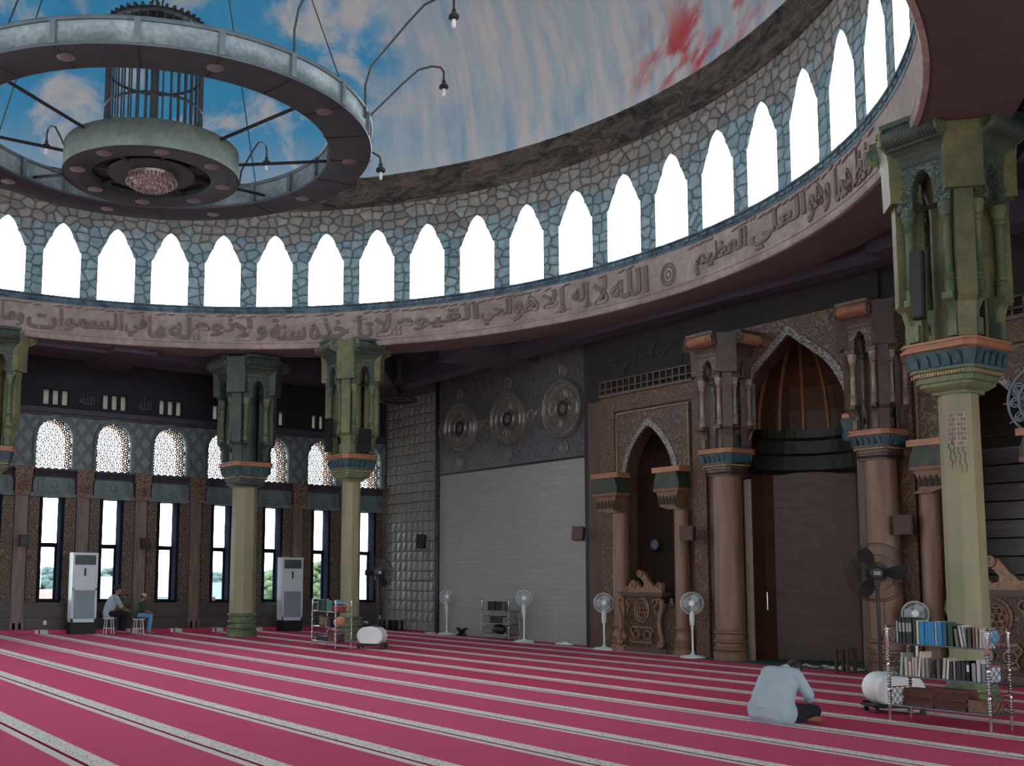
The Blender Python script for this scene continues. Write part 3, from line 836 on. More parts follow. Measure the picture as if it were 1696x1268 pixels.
MB().box(-20.86,-16.75,YF,YF+.3,6.15,8.3).box(-12.73,-8,YF,YF+.3,6.15,8.3).build('dark_attic', M['attic'], fc)
MB().box(-16.8,-12.68,YF-.07,YF,7.15,8.3).build('dark_attic', M['attic'], fc)
def slab(x0,x1,z0,z1,d,nm,mt,d0=0): return MB().box(x0,x1,YF-d,YF-d0,z0,z1).build(nm,M[mt],fc)
for sgn, c in ((1,NL),(-1,NRt)):
    X = lambda v: c+sgn*(v-NL)
    def sl2(a,b,z0,z1,d,nm,mt):
        a, b = sorted((X(a),X(b))); return slab(a,b,z0,z1,d,nm,mt)
    sl2(-20.35,-19.85,0,6.2,.07,'carved_strip','facade'); sl2(-17.38,-17.0,0,6.2,.07,'carved_strip','facade')
    sl2(-19.85,-17.38,5.80,6.2,.07,'carved_band','facade')
    sl2(-20.36,-17.0,6.2,6.27,.12,'top_moulding','facade_p')
    hh = pointed(c,.76,4.24,4.24,5.34)
    sp = MB().holed(hh, *sorted((X(-19.8),X(-17.45))), 4.24, 5.74, lambda a,z,d:(a,YF-.05+d,z), .049)
    sp.build('spandrel', M['spandrel'], fc)
    tr = MB(); ho = pointed(c,.90,4.24,4.24,5.52)
    for p,q,r,s in zip(hh[:-1],hh[1:],ho[:-1],ho[1:]):
        tr.add([(p[0],YF-.09,p[1]),(q[0],YF-.09,q[1]),(s[0],YF-.07,s[1]),(r[0],YF-.07,r[1]),(p[0],YF,p[1]),(q[0],YF,q[1]),(s[0],YF-.04,s[1]),(r[0],YF-.04,r[1])],[[0,1,2,3],[1,0,4,5],[3,2,6,7]])
    tr.build('arch_trim', M['silver'], fc)
    be = MB()
    for k in range(46): z = 4.3+k*.031; be.box(*sorted((X(-17.50),X(-17.47))),YF-.09,YF-.05,z,z+.02); be.box(*sorted((X(-19.79),X(-19.76))),YF-.09,YF-.05,z,z+.02)
    for k in range(76): x = X(-19.78)+sgn*k*.0305; be.box(min(x,x+.02*sgn),max(x,x+.02*sgn),YF-.09,YF-.05,5.72,5.745)
    be.build('bead_row', M['bead'], fc)
    # timber trellis above
    tl = MB()
    for k in range(17):
        x = X(-20.3)+sgn*k*.2; tl.box(x-.02,x+.02,YF-.10,YF-.06,6.27,6.62)
    for z in (6.38,6.58): tl.box(*sorted((X(-20.36),X(-17.))),YF-.10,YF-.07,z,z+.03)
    tl.build('trellis', M['facade_p'], fc)
    # small engaged columns either side
    for xa, xb, xs, rr_, tall in ((-20.28,-19.45,-19.60,.20,1),(-18.26,-17.5,-17.68,.17,1)):
        x0_, x1_ = sorted((X(xa),X(xb))); xm = X(xs)
        MB().box(x0_-.04,x1_+.04,YF-.42,YF,4.14,4.26).build('abacus', M['copper'], fc)
        m = MB(); m.prism([(x0_,3.78),(x1_,3.78),(x1_+.0,3.9),(x1_-.08,4.14),(x0_+.08,4.14),(x0_,3.9)],YF-.40,YF,lambda a,b,d:(a,d,b)); m.build('capital_block', M['green_d'], fc)
        m = MB().prism([(x0_+.02,3.72),(x1_-.02,3.72),(x1_-.1,3.6),(x1_-.16,3.36),(xm+rr_,3.28),(xm-rr_,3.28),(x0_+.16,3.36),(x0_+.1,3.6)],YF-.38,YF,lambda a,b,d:(a,d,b)); m.box(x0_,x1_,YF-.43,YF,3.70,3.77); m.build('capital_bell', M['bell'] , fc)
        nb = MB()
        for k in range(5):
            xx = x0_+.17+(x1_-x0_-.34)*k/4; nb.prism([(xx-.04,3.4),(xx+.04,3.4),(xx+.04,3.52),(xx,3.6),(xx-.04,3.52)],YF-.40,YF-.38,lambda a,b,d:(a,d,b))
        nb.build('niche_row', M['dkbrown'], fc)
        MB().lathe([(rr_*1.3,0),(rr_*1.3,.14),(rr_*1.1,.17),(rr_*1.25,.22),(rr_*1.02,.27),(rr_*1.18,.34),(rr_*1.18,.38),(rr_,.44),(rr_,.56),(rr_*1.16,.6),(rr_,.64),(rr_*.96,3.29)],20,T(xm,YF-.14,0)).build('small_column', M['br_shaft'], fc, smooth=True)
# middle niche
hh = wide(MC,1.42,4.5,4.6,6.80); ho = wide(MC,1.58,4.5,4.6,6.99)
tr = MB()
for p,q,r,s in zip(hh[:-1],hh[1:],ho[:-1],ho[1:]):
    tr.add([(p[0],YF-.10,p[1]),(q[0],YF-.10,q[1]),(s[0],YF-.08,s[1]),(r[0],YF-.08,r[1]),(p[0],YF,p[1]),(q[0],YF,q[1]),(s[0],YF-.04,s[1]),(r[0],YF-.04,r[1])],[[0,1,2,3],[1,0,4,5],[3,2,6,7]])
tr.build('arch_trim', M['silver'], fc)
MB().holed(wide(MC,1.42,4.5,4.6,6.80),-16.4,-13.08,4.5,7.3,lambda a,z,d:(a,YF-.05+d,z),.049).build('spandrel', M['spandrel'], fc)
for s in (-1,1):
    x = MC+s*1.44
    MB().lathe([(.0,4.83),(.16,4.83),(.2,4.86),(.2,4.93),(.16,4.96),(0,4.96)],4,T(x,YF-.1,0,0),off=PI/4).build('impost', M['copper'], fc)
    MB().sq([(.13,4.4),(.16,4.5),(.13,4.6),(.17,4.83)],.1,T(x,YF-.1,0)).build('impost_block', M['teal_d'], fc)
slab(-16.02,-15.84,0,3.85,.02,'pale_jamb','jamb')
# hollow interiors
def apse(c, hw, dep, z1, zs, za, nm, mat, ribs=0):
    n = 14; m = MB(); P = []
    pl = [(c-hw, YF+.28)]+[(c-hw*1.02*cos(PI*k/n), YF+.5+dep*sin(PI*k/n)) for k in range(n+1)]+[(c+hw, YF+.28)]
    vs = []; rows = [0, zs*.5, zs]+[zs+(za-zs)*t for t in (.25,.5,.7,.85,.95,1.)]
    for z in rows:
        t = max(0, (z-zs)/(za-zs)); g = math.sqrt(max(0, 1-t*t)) if t < 1 else .02
        for x, y in pl: vs.append((c+(x-c)*(g if t > 0 else 1), YF+.28+(y-YF-.28)*(g if t > 0 else 1), z))
    w = len(pl)
    fs = [[j*w+k, j*w+k+1, (j+1)*w+k+1, (j+1)*w+k] for j in range(len(rows)-1) for k in range(w-1)]
    ob = m.add(vs, fs).build(nm, M[mat], fc, smooth=False)
    if ribs:
        rb = MB()
        for k in range(ribs):
            a = PI*(k+.5)/ribs
            pts = []
            for j in range(12):
                t = j/11*.97; g = math.sqrt(1-t*t)
                pts.append((c-(hw*1.0*cos(a))*g, YF+.28+(.22+dep*sin(a))*g-.03, zs+(za-zs)*t))
            rb.tube(pts, .045, 6)
        rb.build('rib', M['rib'], fc)
    return ob
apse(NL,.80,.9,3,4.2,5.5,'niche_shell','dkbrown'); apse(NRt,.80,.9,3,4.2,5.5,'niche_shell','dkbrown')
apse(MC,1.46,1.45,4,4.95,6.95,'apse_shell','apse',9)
# heavy cornice wrapped round the inside of the apse
n = 16; pc = []
for dz, off in ((4.02,.0),(4.10,.22),(4.4,.26),(4.45,.34),(4.72,.36),(4.78,.44),(4.95,.44),(4.97,0)):
    for k in range(n+1):
        a = PI*k/n; hw = 1.49-off; dp = 1.49-off
        pc.append((MC-hw*cos(a), YF+.3+max(.0, dp*sin(a)), dz))
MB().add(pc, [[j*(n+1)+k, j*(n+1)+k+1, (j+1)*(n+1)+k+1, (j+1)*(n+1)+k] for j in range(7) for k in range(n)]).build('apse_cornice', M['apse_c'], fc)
# panelled lining below the cornice
pl = [(-16.14,YF+.3),(-16.5,YF+.8),(-14.55,YF+2.05),(-13.0,YF+.8),(-13.34,YF+.3)]
m = MB()
for p, q in zip(pl[:-1], pl[1:]): m.add([(*p,0),(*q,0),(*q,4.6),(*p,4.6)],[[0,1,2,3]])
m.build('apse_lining', M['door'], fc)
MB().tube([(-16.22,20.20,1.02),(-16.18,20.14,1.06),(-16.18,20.14,1.44),(-16.22,20.20,1.48)],.018,6).build('door_handle', M['chrome'], fc)
# horizontal grey boards in the right niche and its hanging star screen
o = MB()
for k in range(12): o.box(NRt-.7,NRt+2.0,YF+.9,YF+.95,.2+k*.33,.5+k*.33)
o.build('board_panel', M['wainscot'], fc)
st = thing('star_screen', 'round blue-grey star-pattern openwork screen hanging in the right niche', 'screen', (mx(-9.55), YF-.12, 4.75))
m = MB(); 
for rr_ in (.62,.44,.22): m.ring((0,0,0),rr_,.022,'y',32,6)
for k in range(12):
    a = 2*PI*k/12
    for s in (1,-1): m.bar((.22*cos(a),0,.22*sin(a)),(.62*cos(a+s*PI/6),0,.62*sin(a+s*PI/6)),.025)
    m.ring((.5*cos(a),0,.5*sin(a)),.08,.014,'y',10,5); m.bar((.62*cos(a),0,.62*sin(a)),(.7*cos(a),0,.7*sin(a)),.02)
m.build('openwork', plain('screen_bluegrey', c255(120,136,150), .5), st)
MB().ell((0,0,0),.1,.05,.1).build('boss', M['copper'], st); MB().bar((0,0,.62),(0,.0,1.2),.02).build('hanger', M['iron'], st)
# faint silvery brush strokes of writing on the dark attic over the left niche
bs = MB()
for x, z, s, a in ((-20.0,6.95,.22,.3),(-19.7,7.15,.3,1.2),(-19.4,6.9,.18,.8),(-19.1,7.2,.34,1.5),(-18.8,7.05,.2,.5),(-18.5,7.25,.3,1.3),(-18.2,7.0,.24,.9),(-17.9,7.2,.2,.2),(-17.6,6.95,.22,1.1)):
    bs.tube([(x+s*cos(a)*t+.05*sin(3*t), YF-.012, z+s*sin(a)*t+.06*cos(3*t)) for t in (-1,-.5,0,.5,1)],[.006,.018,.02,.014,.004],5)
bs.build('calligraphy', M['iron'], fc)
mr = thing('mirror', 'small round blue-grey mirror hanging in the dark left niche', 'mirror', (-19.34, 20.02, 2.55))
MB().lathe([(0,.02),(.11,.02),(.13,.0),(0,0)],24,RX(PI/2)).build('mirror_glass', plain('mirror_blue', c255(110,130,150), .2), mr); MB().ring((0,-.01,0),.135,.02,'y',24,6).build('mirror_frame', M['iron'], mr)
# green rug in front of the niches
struct(MB().box(-17.4,-7.0,18.62,21.7,.0,.008).build('floor_niche', M['green_rug']))
# ------------------------------------------------------------------ columns
def column(label, loc, sh_r, base_r, hs, z0, z1, pal, group=None, base=True):
    """octagonal shaft, banded collar, four-faced capital with arcades, consoles and scrolls. z0: neck, z1: top"""
    t = thing('column', label, 'column', (loc[0], loc[1], 0), 0, group)
    P = {k: M[v] for k, v in pal.items()}
    zz = lambda z: z0+(z-4.27)*(z1-z0)/(8.05-4.27)
    kz = (z1-z0)/(8.05-4.27)
    S = Matrix.Diagonal((hs, hs, 1, 1))
    MB().lathe([(sh_r*1.02,.5 if base else 0),(sh_r,2.5),(sh_r*.98,z0+.06)], pal_n(pal), off=PI/8).build('shaft', P['shaft'], t, smooth=pal_n(pal) > 8)
    if base:
        b = base_r
        MB().lathe([(b*1.16,0),(b*1.16,.16),(b*1.12,.17),(b*1.02,.20),(b*1.13,.235),(b*1.13,.265),(b,.30),(b,.36),(b*1.12,.39),(b*1.12,.42),(b*.98,.45),(b*.98,.55),(b*1.12,.58),(b*1.12,.61),(sh_r*1.02,.64)], 24).build('base', P['base'], t, smooth=True)
    h = sh_r/hs if hs > 0 else sh_r
    mb = MB().sq([(h,z0-.04),(h*1.02,z0),(h*1.25,zz(4.30)),(.37,zz(4.34)),(.37,zz(4.38)),(.40,zz(4.39)),(.40,zz(4.46)),(.43,zz(4.47)),(.43,zz(4.53)),(.46,zz(4.54)),(.46,zz(4.57))], .22, S)
    mb.build('collar', P['cap'], t)
    bd_ = MB()
    for f in range(4):
        for k in range(19):
            u = -.34+.68*k/18; bd_.box(.43,.45,u-.012,u+.012,zz(4.475),zz(4.515), S @ RZ(f*PI/2))
    bd_.build('bead_row', P['bead'], t)
    MB().sq([(.455,zz(4.57)),(.50,zz(4.79)),(.50,zz(4.80))], .22, S).build('niche_band', P['band'], t)
    nb = MB()
    for f in range(4):
        for k in range(5):
            u = -.30+.15*k
            pr_ = [(u-.052,4.59),(u+.052,4.59),(u+.052,4.69),(u+.03,4.745),(u,4.765),(u-.03,4.745),(u-.052,4.69)]
            nb.prism([(a,zz(b)) for a, b in pr_], .465, .49, lambda a, b, d: (d+.04*(b-zz(4.59))/(zz(4.77)-zz(4.59)), a, b), S @ RZ(f*PI/2))
    nb.build('niche_relief', P['niche'], t)
    MB().sq([(.50,zz(4.80)),(.545,zz(4.82)),(.545,zz(4.86)),(.52,zz(4.87)),(.52,zz(4.90)),(.54,zz(4.905)),(.54,zz(4.94)),(.5,zz(4.95))], .22, S).build('abacus', P['abacus'], t)
    MB().lathe([(.25,zz(4.94)),(.25,zz(6.9)),(.34,zz(7.3)),(.40,zz(7.42)),(.40,zz(8.0))], 12, S).build('core', P['och'], t, smooth=True)
    con = MB(); cpr = MB(); col_ = MB(); fri = MB(); cov = MB(); rol = MB(); vol = MB()
    for f in range(4):
        F = S @ RZ(f*PI/2)
        for s in (-1, 1):
            u = s*.27
            # curved console
            prf = [(.34,4.96),(.44,4.96),(.45,5.2),(.47,5.34),(.52,5.43),(.60,5.47),(.61,5.56),(.34,5.56)]
            con.prism([(a,zz(b)) for a, b in prf], u-.075, u+.075, lambda a, b, d: (a, d, b), F)
            con.box(.44,.52,u-.06,u+.06,zz(4.97),zz(5.20),F)
            c_ = T(.525,u,0)
            col_.lathe([(.075,zz(5.56)),(.075,zz(5.70)),(.06,zz(5.72)),(.082,zz(5.75)),(.06,zz(5.78)),(.08,zz(5.81)),(.058,zz(5.85)),(.058,zz(6.5)),(.075,zz(6.52)),(.058,zz(6.56)),(.085,zz(6.6)),(.07,zz(6.64)),(.095,zz(6.69)),(.095,zz(6.74)),(.105,zz(6.75)),(.105,zz(6.82))], 12, F @ c_)
        hole = [(-.15,zz(6.82)),(-.15,zz(7.08)),(-.13,zz(7.18)),(-.09,zz(7.26)),(-.04,zz(7.32)),(0,zz(7.35)),(.04,zz(7.32)),(.09,zz(7.26)),(.13,zz(7.18)),(.15,zz(7.08)),(.15,zz(6.82))]
        g = MB().holed(hole, -.385, .385, zz(6.82), zz(7.42), lambda a, z, d: (.62-d, a, z), .2); fri.add(g.v, g.f, F)
        fri.ring((.625,-.27,zz(6.98)),.06,.02,'x',14,5,F); fri.ring((.625,.27,zz(6.98)),.06,.02,'x',14,5,F)
        cv = [(.36,7.40),(.60,7.40),(.63,7.44),(.64,7.52),(.68,7.60),(.74,7.66),(.80,7.68),(.80,7.72),(.36,7.72)]
        cov.prism([(a,zz(b)) for a, b in cv], -.385, .385, lambda a, b, d: (a, d, b), F)
        cov.prism([(a,zz(b)) for a, b in [(.36,7.72),(.80,7.72),(.86,7.96),(.90,7.98),(.90,8.05),(.36,8.05)]], -.42, .42, lambda a, b, d: (a, d, b), F)
        for k in range(17):
            u = -.37+.74*k/16
            pts = [(.80+.13*sin(q)-.02, u, zz(7.85)-.13*kz*cos(q)) for q in [PI*j/8 for j in range(9)]]
            rol.tube(pts, .026, 5, M=F)
        rol.tube([(.80,-.41,zz(7.85)),(.80,.41,zz(7.85))], .125*kz, 14, M=F)
        for s in (-1, 1):
            sp_ = []
            for j in range(26):
                q = j/25*PI*4; r = .15*(1-j/25*.8)
                sp_.append((.80+r*cos(q), s*.43, zz(7.84)+r*sin(q)))
            vol.tube(sp_, .022, 5, M=F); vol.lathe([(0,.03),(.05,.02),(.055,0)],10,F @ T(.80,s*.43,zz(7.84)) @ RX(-s*PI/2),cap=False)
            vol.prism([(.60,zz(7.46)),(.70,zz(7.50)),(.74,zz(7.66)),(.92,zz(7.74)),(.95,zz(7.88)),(.90,zz(7.98)),(.70,zz(7.99)),(.60,zz(7.9))], s*.385, s*.425, lambda a, b, d: (a, d, b), F)
        D = S @ RZ(f*PI/2+PI/4)
        cpr.prism([(.40,zz(6.95)),(.80,zz(6.95)),(.81,zz(7.5)),(.86,zz(8.0)),(.40,zz(8.0))], -.235, .235, lambda a, b, d: (a, d, b), D)
        cpr.prism([(.36,zz(4.96)),(.60,zz(4.96)),(.60,zz(5.25)),(.64,zz(5.42)),(.72,zz(5.50)),(.72,zz(6.95)),(.36,zz(6.95))], -.115, .115, lambda a, b, d: (a, d, b), D)
    con.build('console', P['cap'], t); col_.build('colonnette', P['colon'], t, smooth=True); fri.build('arch_frieze', P['frieze'], t)
    cov.build('cove', P['dark'], t); rol.build('fluted_roll', P['roll'], t, smooth=True); vol.build('volute', P['cap'], t, smooth=True); cpr.build('corner_pier', P['och'], t)
    return t
def pal_n(p): return 8 if p.get('shaft') == 'shaft' else 24
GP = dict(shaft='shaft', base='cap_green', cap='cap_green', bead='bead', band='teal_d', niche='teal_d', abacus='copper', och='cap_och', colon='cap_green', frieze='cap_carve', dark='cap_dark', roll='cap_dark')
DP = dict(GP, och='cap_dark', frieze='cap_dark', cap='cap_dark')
BP = dict(shaft='br_shaft', base='br_shaft', cap='br_cap', bead='bead', band='teal_d', niche='teal_d', abacus='copper', och='br_cap', colon='br_light', frieze='br_carve', dark='br_cap', roll='copper')
column('tall green octagonal column behind the big book rack at the right', (-8.65,14.83), .255, .30, 1., 4.27, 8.05, GP)
nc = [o for o in bpy.data.objects if o.name == 'column'][0]
bk = MB(); mo = MB(); ck = MB()
for fa_, us in ((-45,(-.10,.02)),(-90,(-.02,.10))):
    F = RZ(math.radians(fa_))
    for j in range(7):
        w0, w1 = us; sh = (.02 if j in (0,6) else 0)
        z = 3.52+j*.065
        bk.box(.2345,.239,w0+sh,w1-sh,z,z+.054,F); mo.box(.2345,.2375,w0-.006+sh,w1+.006-sh,z-.008,z+.062,F)
        xs = w0+(w1-w0)*(.35 if j % 2 else .75); mo.box(.236,.2405,xs-.004,xs+.004,z,z+.054,F)
for a, z0_ in ((-52,3.5),(-66,3.48),(-84,3.62),(-95,3.55)):
    pts = []
    for k in range(8):
        q = math.radians(a+(-2)**(k % 3)+k*1.2); r = .236/cos(((math.degrees(q)+22.5) % 45-22.5)*PI/180)+.002
        pts.append((r*cos(q), r*sin(q), z0_-.05*k))
    ck.tube(pts, [.005]*7+[.002], 4)
bk.build('painted_bricks', plain('painted_brick', c255(122,102,96), .6), nc); mo.build('painted_mortar', plain('painted_mortar', c255(190,180,166), .6), nc); ck.build('crack', M['iron'], nc)
column('slim pale green column carrying the dome ring near the far corner', (-25.5,15.05), .255, .30, 1.02, 4.27, 8.02, GP)
column('column at the left edge of the photo with only its scrolled capital showing', (-29.4,6.4), .255, .30, 1., 4.27, 8.0, GP)
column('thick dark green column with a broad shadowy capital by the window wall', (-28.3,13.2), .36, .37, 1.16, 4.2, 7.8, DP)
column('brown column left of the tall middle prayer niche', (-16.23,19.0), .30, .31, .86, 3.95, 6.98, BP)
column('brown column right of the tall middle prayer niche behind the black fan', (-12.62,19.0), .29, .31, .80, 3.98, 6.92, BP)

# ------------------------------------------------------------------ chandelier
CHX, CHY = -17.32, 6.2
VA = math.atan2(-CHY, -CHX)     # direction from the chandelier to the camera side
ch = thing('ring_chandelier', 'huge steel ring chandelier with a hanging cage hung under the painted dome', 'chandelier', (CHX, CHY, 0))
Ro, Ri, zl, zu = 3.71, 3.04, 8.85, 9.24
rg = MB().lathe([(Ro,zl+.03),(Ro,zu-.03),(Ro-.05,zu-.03),(Ro-.05,zl+.03),(Ro,zl+.03)], 120, cap=False).lathe([(Ri+.05,zl+.03),(Ri+.05,zu-.03),(Ri,zu-.03),(Ri,zl+.03),(Ri+.05,zl+.03)], 120, cap=False)
rg.build('ring_wall', M['steel'], ch, smooth=True)
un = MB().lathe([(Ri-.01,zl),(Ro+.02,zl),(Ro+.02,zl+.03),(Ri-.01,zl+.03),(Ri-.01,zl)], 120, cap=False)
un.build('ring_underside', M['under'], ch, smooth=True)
rm = MB()
for R0 in (Ro+.01, Ri-.01):
    rm.ring((0,0,zu),R0,.035,'z',100,6); rm.ring((0,0,zl+.02),R0,.022,'z',100,6)
rm.build('ring_rim', M['steel_rib'], ch, smooth=True)
rk = []
for k in range(20):
    a = VA+PI*2*k/20+math.radians(14)
    rk.append(a)
def copies(mb, name, mat, angs_):
    me = mb.mesh(name); me.materials.append(M[mat])
    for a in angs_:
        o = bpy.data.objects.new(name, me); COL.objects.link(o); o.parent = ch; o.rotation_euler = (0,0,a)
for R0 in (Ro, Ri-.04): copies(MB().box(R0-.01,R0+.05,-.045,.045,zl+.02,zu), 'ring_rib', 'steel_rib', rk)
copies(MB().box(Ri,Ro,-.02,.02,zl-.006,zl), 'ring_seam', 'seam', rk)
lensm = MB().lathe([(0,-.02),(.07,-.018),(.11,-.006),(.13,.0),(.13,.01)],18,cap=False).mesh('downlight',True); lensm.materials.append(M['lens'])
def downlight(r, a, z):
    o = bpy.data.objects.new('downlight', lensm); COL.objects.link(o); o.parent = ch; o.location = (r*cos(a), r*sin(a), z)
for k in range(10): downlight((Ro+Ri)/2, VA+math.radians(14+36*k+.5), zl-.004)
# inner disc
Rd, dz0, dz1 = 1.47, 8.33, 8.79
MB().lathe([(Rd,dz0+.02),(Rd,dz1),(Rd-.04,dz1),(Rd-.04,dz0+.02)],72,cap=False).lathe([(Rd+.012,dz0),(Rd+.012,dz0+.05),(Rd-.01,dz0+.05),(Rd-.01,dz0)],72,cap=False).build('disc_wall', M['drumgreen'], ch, smooth=True)
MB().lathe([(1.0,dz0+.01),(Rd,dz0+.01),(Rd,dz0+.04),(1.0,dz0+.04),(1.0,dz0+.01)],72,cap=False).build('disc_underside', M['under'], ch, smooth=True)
MB().lathe([(.0,dz0+.12),(1.02,dz0+.12),(1.02,dz1-.02),(.0,dz1-.02)],60,cap=False).build('disc_well', M['black'], ch)
MB().lathe([(.0,dz0+.05),(.72,dz0+.05),(.74,dz0+.08),(0,dz0+.10)],60,cap=False).build('disc_plate', M['under'], ch)
copies(MB().box(.70,1.02,-.03,.03,dz0+.05,dz0+.1), 'disc_bridge', 'seam', [VA+2*PI*k/8+.2 for k in range(8)])
for k in range(8): downlight(1.23, VA+2*PI*k/8+.12, dz0+.006)
cr = MB()
for r, z in ((.40,dz0-.02),(.42,dz0-.06),(.36,dz0-.11),(.26,dz0-.155),(.15,dz0-.185)):
    n = int(r*90)
    for k in range(n):
        a = 2*PI*k/n; cr.ell((r*cos(a),r*sin(a),z),.022,.022,.035,6,4)
cr.lathe([(0,dz0-.15),(.25,dz0-.12),(.37,dz0-.05),(.40,dz0+.05)],30,cap=False)
cr.build('crystal_bowl', M['crystal'], ch)
# cage
cg = MB()
for k in range(36):
    a = 2*PI*k/36; cg.tube([(.82*cos(a),.82*sin(a),dz1),(.82*cos(a),.82*sin(a),11.0)],.016,5)
for z in (dz1+.05,9.5,10.2,10.95): cg.ring((0,0,z),.82,.025,'z',48,5)
cg.tube([(0,0,dz1),(0,0,11.3)],.075,10)
cg.build('cage', M['iron'], ch)
dsh = MB().lathe([(.0,11.12),(.5,11.08),(.80,10.98),(.83,11.0),(.5,11.14),(0,11.18)],48,cap=False)
for k in range(40): a = 2*PI*k/40; dsh.box(.78,.87,-.02,.02,10.98,11.04,RZ(a))
dsh.build('cage_cap', M['iron'], ch)
for deg in (48,93,135,-48,-93,-135):
    a = VA+math.radians(deg)
    MB().tube([((Rd-.02)*cos(a),(Rd-.02)*sin(a),dz1-.06),((Ri)*cos(a),(Ri)*sin(a),zl+.12)],.028,6).build('spoke', M['iron'], ch)
for s in (-1,1):
    cn = MB()
    for k in range(26):
        z = 11.15+k*.32
        cn.ring((s*.14,0,z),.05,.018,'x' if k % 2 else 'y',8,4,e=3.2)
    cn.build('chain', M['iron'], ch)
for k in range(4):
    a = VA+PI/2*k+.95
    MB().tube([(Ro*cos(a)*.97,Ro*sin(a)*.97,zu),(.35*cos(a),.35*sin(a),18.2)],.012,4).build('stay_cable', M['iron'], ch)
def lamp_arm(a, big=True, rise=1.):
    q = RZ(a)
    if big: pts = [(Ro+.03,0,zu-.2),(Ro+.03,0,zu+.35),(Ro+.12,0,zu+.65),(Ro+.72,0,zu+1.32),(Ro+1.0,0,zu+1.60),(Ro+1.25,0,zu+1.70),(Ro+1.42,0,zu+1.70),(Ro+1.48,0,zu+1.62),(Ro+1.48,0,zu+1.46)]
    else: pts = [(Ro+.03,0,zu+.0),(Ro+.1,0,zu+.1),(Ro+.3,0,zu+.12),(Ro+.42,0,zu+.06),(Ro+.44,0,zu-.06)]
    o = MB().tube(pts, .02, 6, M=q).build('lamp_arm', M['iron'], ch, smooth=True)
    e = pts[-1]; Lm = q @ Matrix.Translation(e)
    MB().lathe([(.02,.02),(.04,-.02),(.035,-.06),(.085,-.10),(.09,-.15),(.05,-.17),(0,-.17)],14,Lm,cap=False).build('lamp_socket', M['iron'], o, smooth=True)
    MB().lathe([(.0,-.17),(.03,-.17),(.035,-.24),(.028,-.30),(0,-.32)],12,Lm,cap=False).build('bulb', M['bulb'], o, smooth=True)
for deg in (-42,32,64,92,152,205,250): lamp_arm(VA+math.radians(deg))
lamp_arm(VA+math.radians(98), False)
# ------------------------------------------------------------------ furniture helpers
def aim(v):  # rotation matrix whose +Y axis follows v
    v = Vector(v).normalized(); return v.to_track_quat('Y', 'Z').to_matrix().to_4x4()
def fan_blades(n, r0, r1, mat, parent, Mx, tw=.45, wd=.34):
    for k in range(n):
        m = MB(); vs = []
        for j in range(6):
            t = j/5; r = r0+(r1-r0)*t; w = wd*(.45+.55*sin(PI*min(1, t*.9+.1)))*.5
            for s in (-1, 1):
                a = s*w
                vs.append((r*cos(a), s*w*r1*tw*.55, r*sin(a)))
        n_ = len(vs)
        vs += [(x, y+.006, z) for x, y, z in vs]
        fs = []
        for j in range(5):
            a, b, c, d = 2*j, 2*j+1, 2*j+3, 2*j+2
            fs += [[a,b,c,d],[d+n_,c+n_,b+n_,a+n_],[a,d,d+n_,a+n_],[b,b+n_,c+n_,c]]
        m.add(vs, fs, Mx @ RY(2*PI*k/n)).build('blade', mat, parent, smooth=True)
def cage_mesh(R, dep, nrad, rw, rings, Mx):
    m = MB()
    for sgn in (-1, 1):
        prof = [(R, 0), (R*.93, sgn*dep*.55), (R*.7, sgn*dep*.9), (R*.22, sgn*dep)]
        for k in range(nrad):
            a = 2*PI*k/nrad
            m.tube([(r*cos(a), y, r*sin(a)) for r, y in prof], rw, 4, M=Mx)
        for r, y in ((R*.93, sgn*dep*.55), (R*.6, sgn*dep*.93), (R*.22, sgn*dep))[:rings]: m.ring((0,y,0), r, rw*1.2, 'y', 36, 4, M=Mx)
    m.ring((0,0,0), R, rw*2.6, 'y', 40, 6, M=Mx)
    return m
def pedestal_fan(label, loc, head_z, aimv, group=None, R=.215):
    t = thing('pedestal_fan', label, 'fan', (loc[0], loc[1], 0))
    MB().lathe([(.30,0),(.30,.02),(.26,.045),(.08,.065),(.045,.09),(.04,.12),(0,.12)],28,Matrix.Diagonal((1,.8,1,1))).build('base', M['fanw'], t, smooth=True)
    MB().lathe([(.022,.1),(.022,.62),(.03,.62),(.03,.66),(.016,.66),(.016,head_z-.26)],12).build('pole', M['white'], t, smooth=True)
    MB().lathe([(.03,head_z-.50),(.05,head_z-.46),(.058,head_z-.34),(.05,head_z-.22),(.03,head_z-.18)],14).build('control_box', M['fanw'], t, smooth=True)
    Mx = Matrix.Translation((0,0,head_z)) @ aim(aimv)
    MB().ell((0,-.11,0),.07,.10,.075,14,10,Mx).tube([(0,-.10,-.05),(0,-.06,-.2)],.025,8,M=Mx).build('motor', M['fanw'], t, smooth=True)
    cage_mesh(R,.075,40,.0022,3,Mx).build('grille', M['fanw'], t)
    MB().lathe([(0,.09),(.055,.085),(.06,.07),(0,.065)],18,Mx@RX(-PI/2),cap=False).build('hub_badge', M['white'], t, smooth=True)
    fan_blades(3,.03,R*.86,M['fan_blade'],t,Mx,.5,1.5)
    return t
M['fan_blade'] = plain('fan_blade_pale', c255(150,168,170), .35)
pedestal_fan('white pedestal fan beside the dark strip at the left edge of the grey wall', (-27.3,19.5), 1.13, (.85,-.5,.05))
pedestal_fan('white pedestal fan standing at the right end of the far book rack', (-23.25,19.15), 1.17, (.75,-.65,.05))
pedestal_fan('white pedestal fan in front of the left edge of the carved pulpit', (-20.0,18.95), 1.12, (.8,-.6,.05), R=.24)
pedestal_fan('white pedestal fan with a teal tint between the pulpit and the brown column', (-17.1,18.8), 1.18, (.62,-.78,.0), R=.245)
pedestal_fan('white pedestal fan half hidden behind the books of the right rack', (-11.9,18.75), 1.12, (.5,-.85,.1), R=.225)

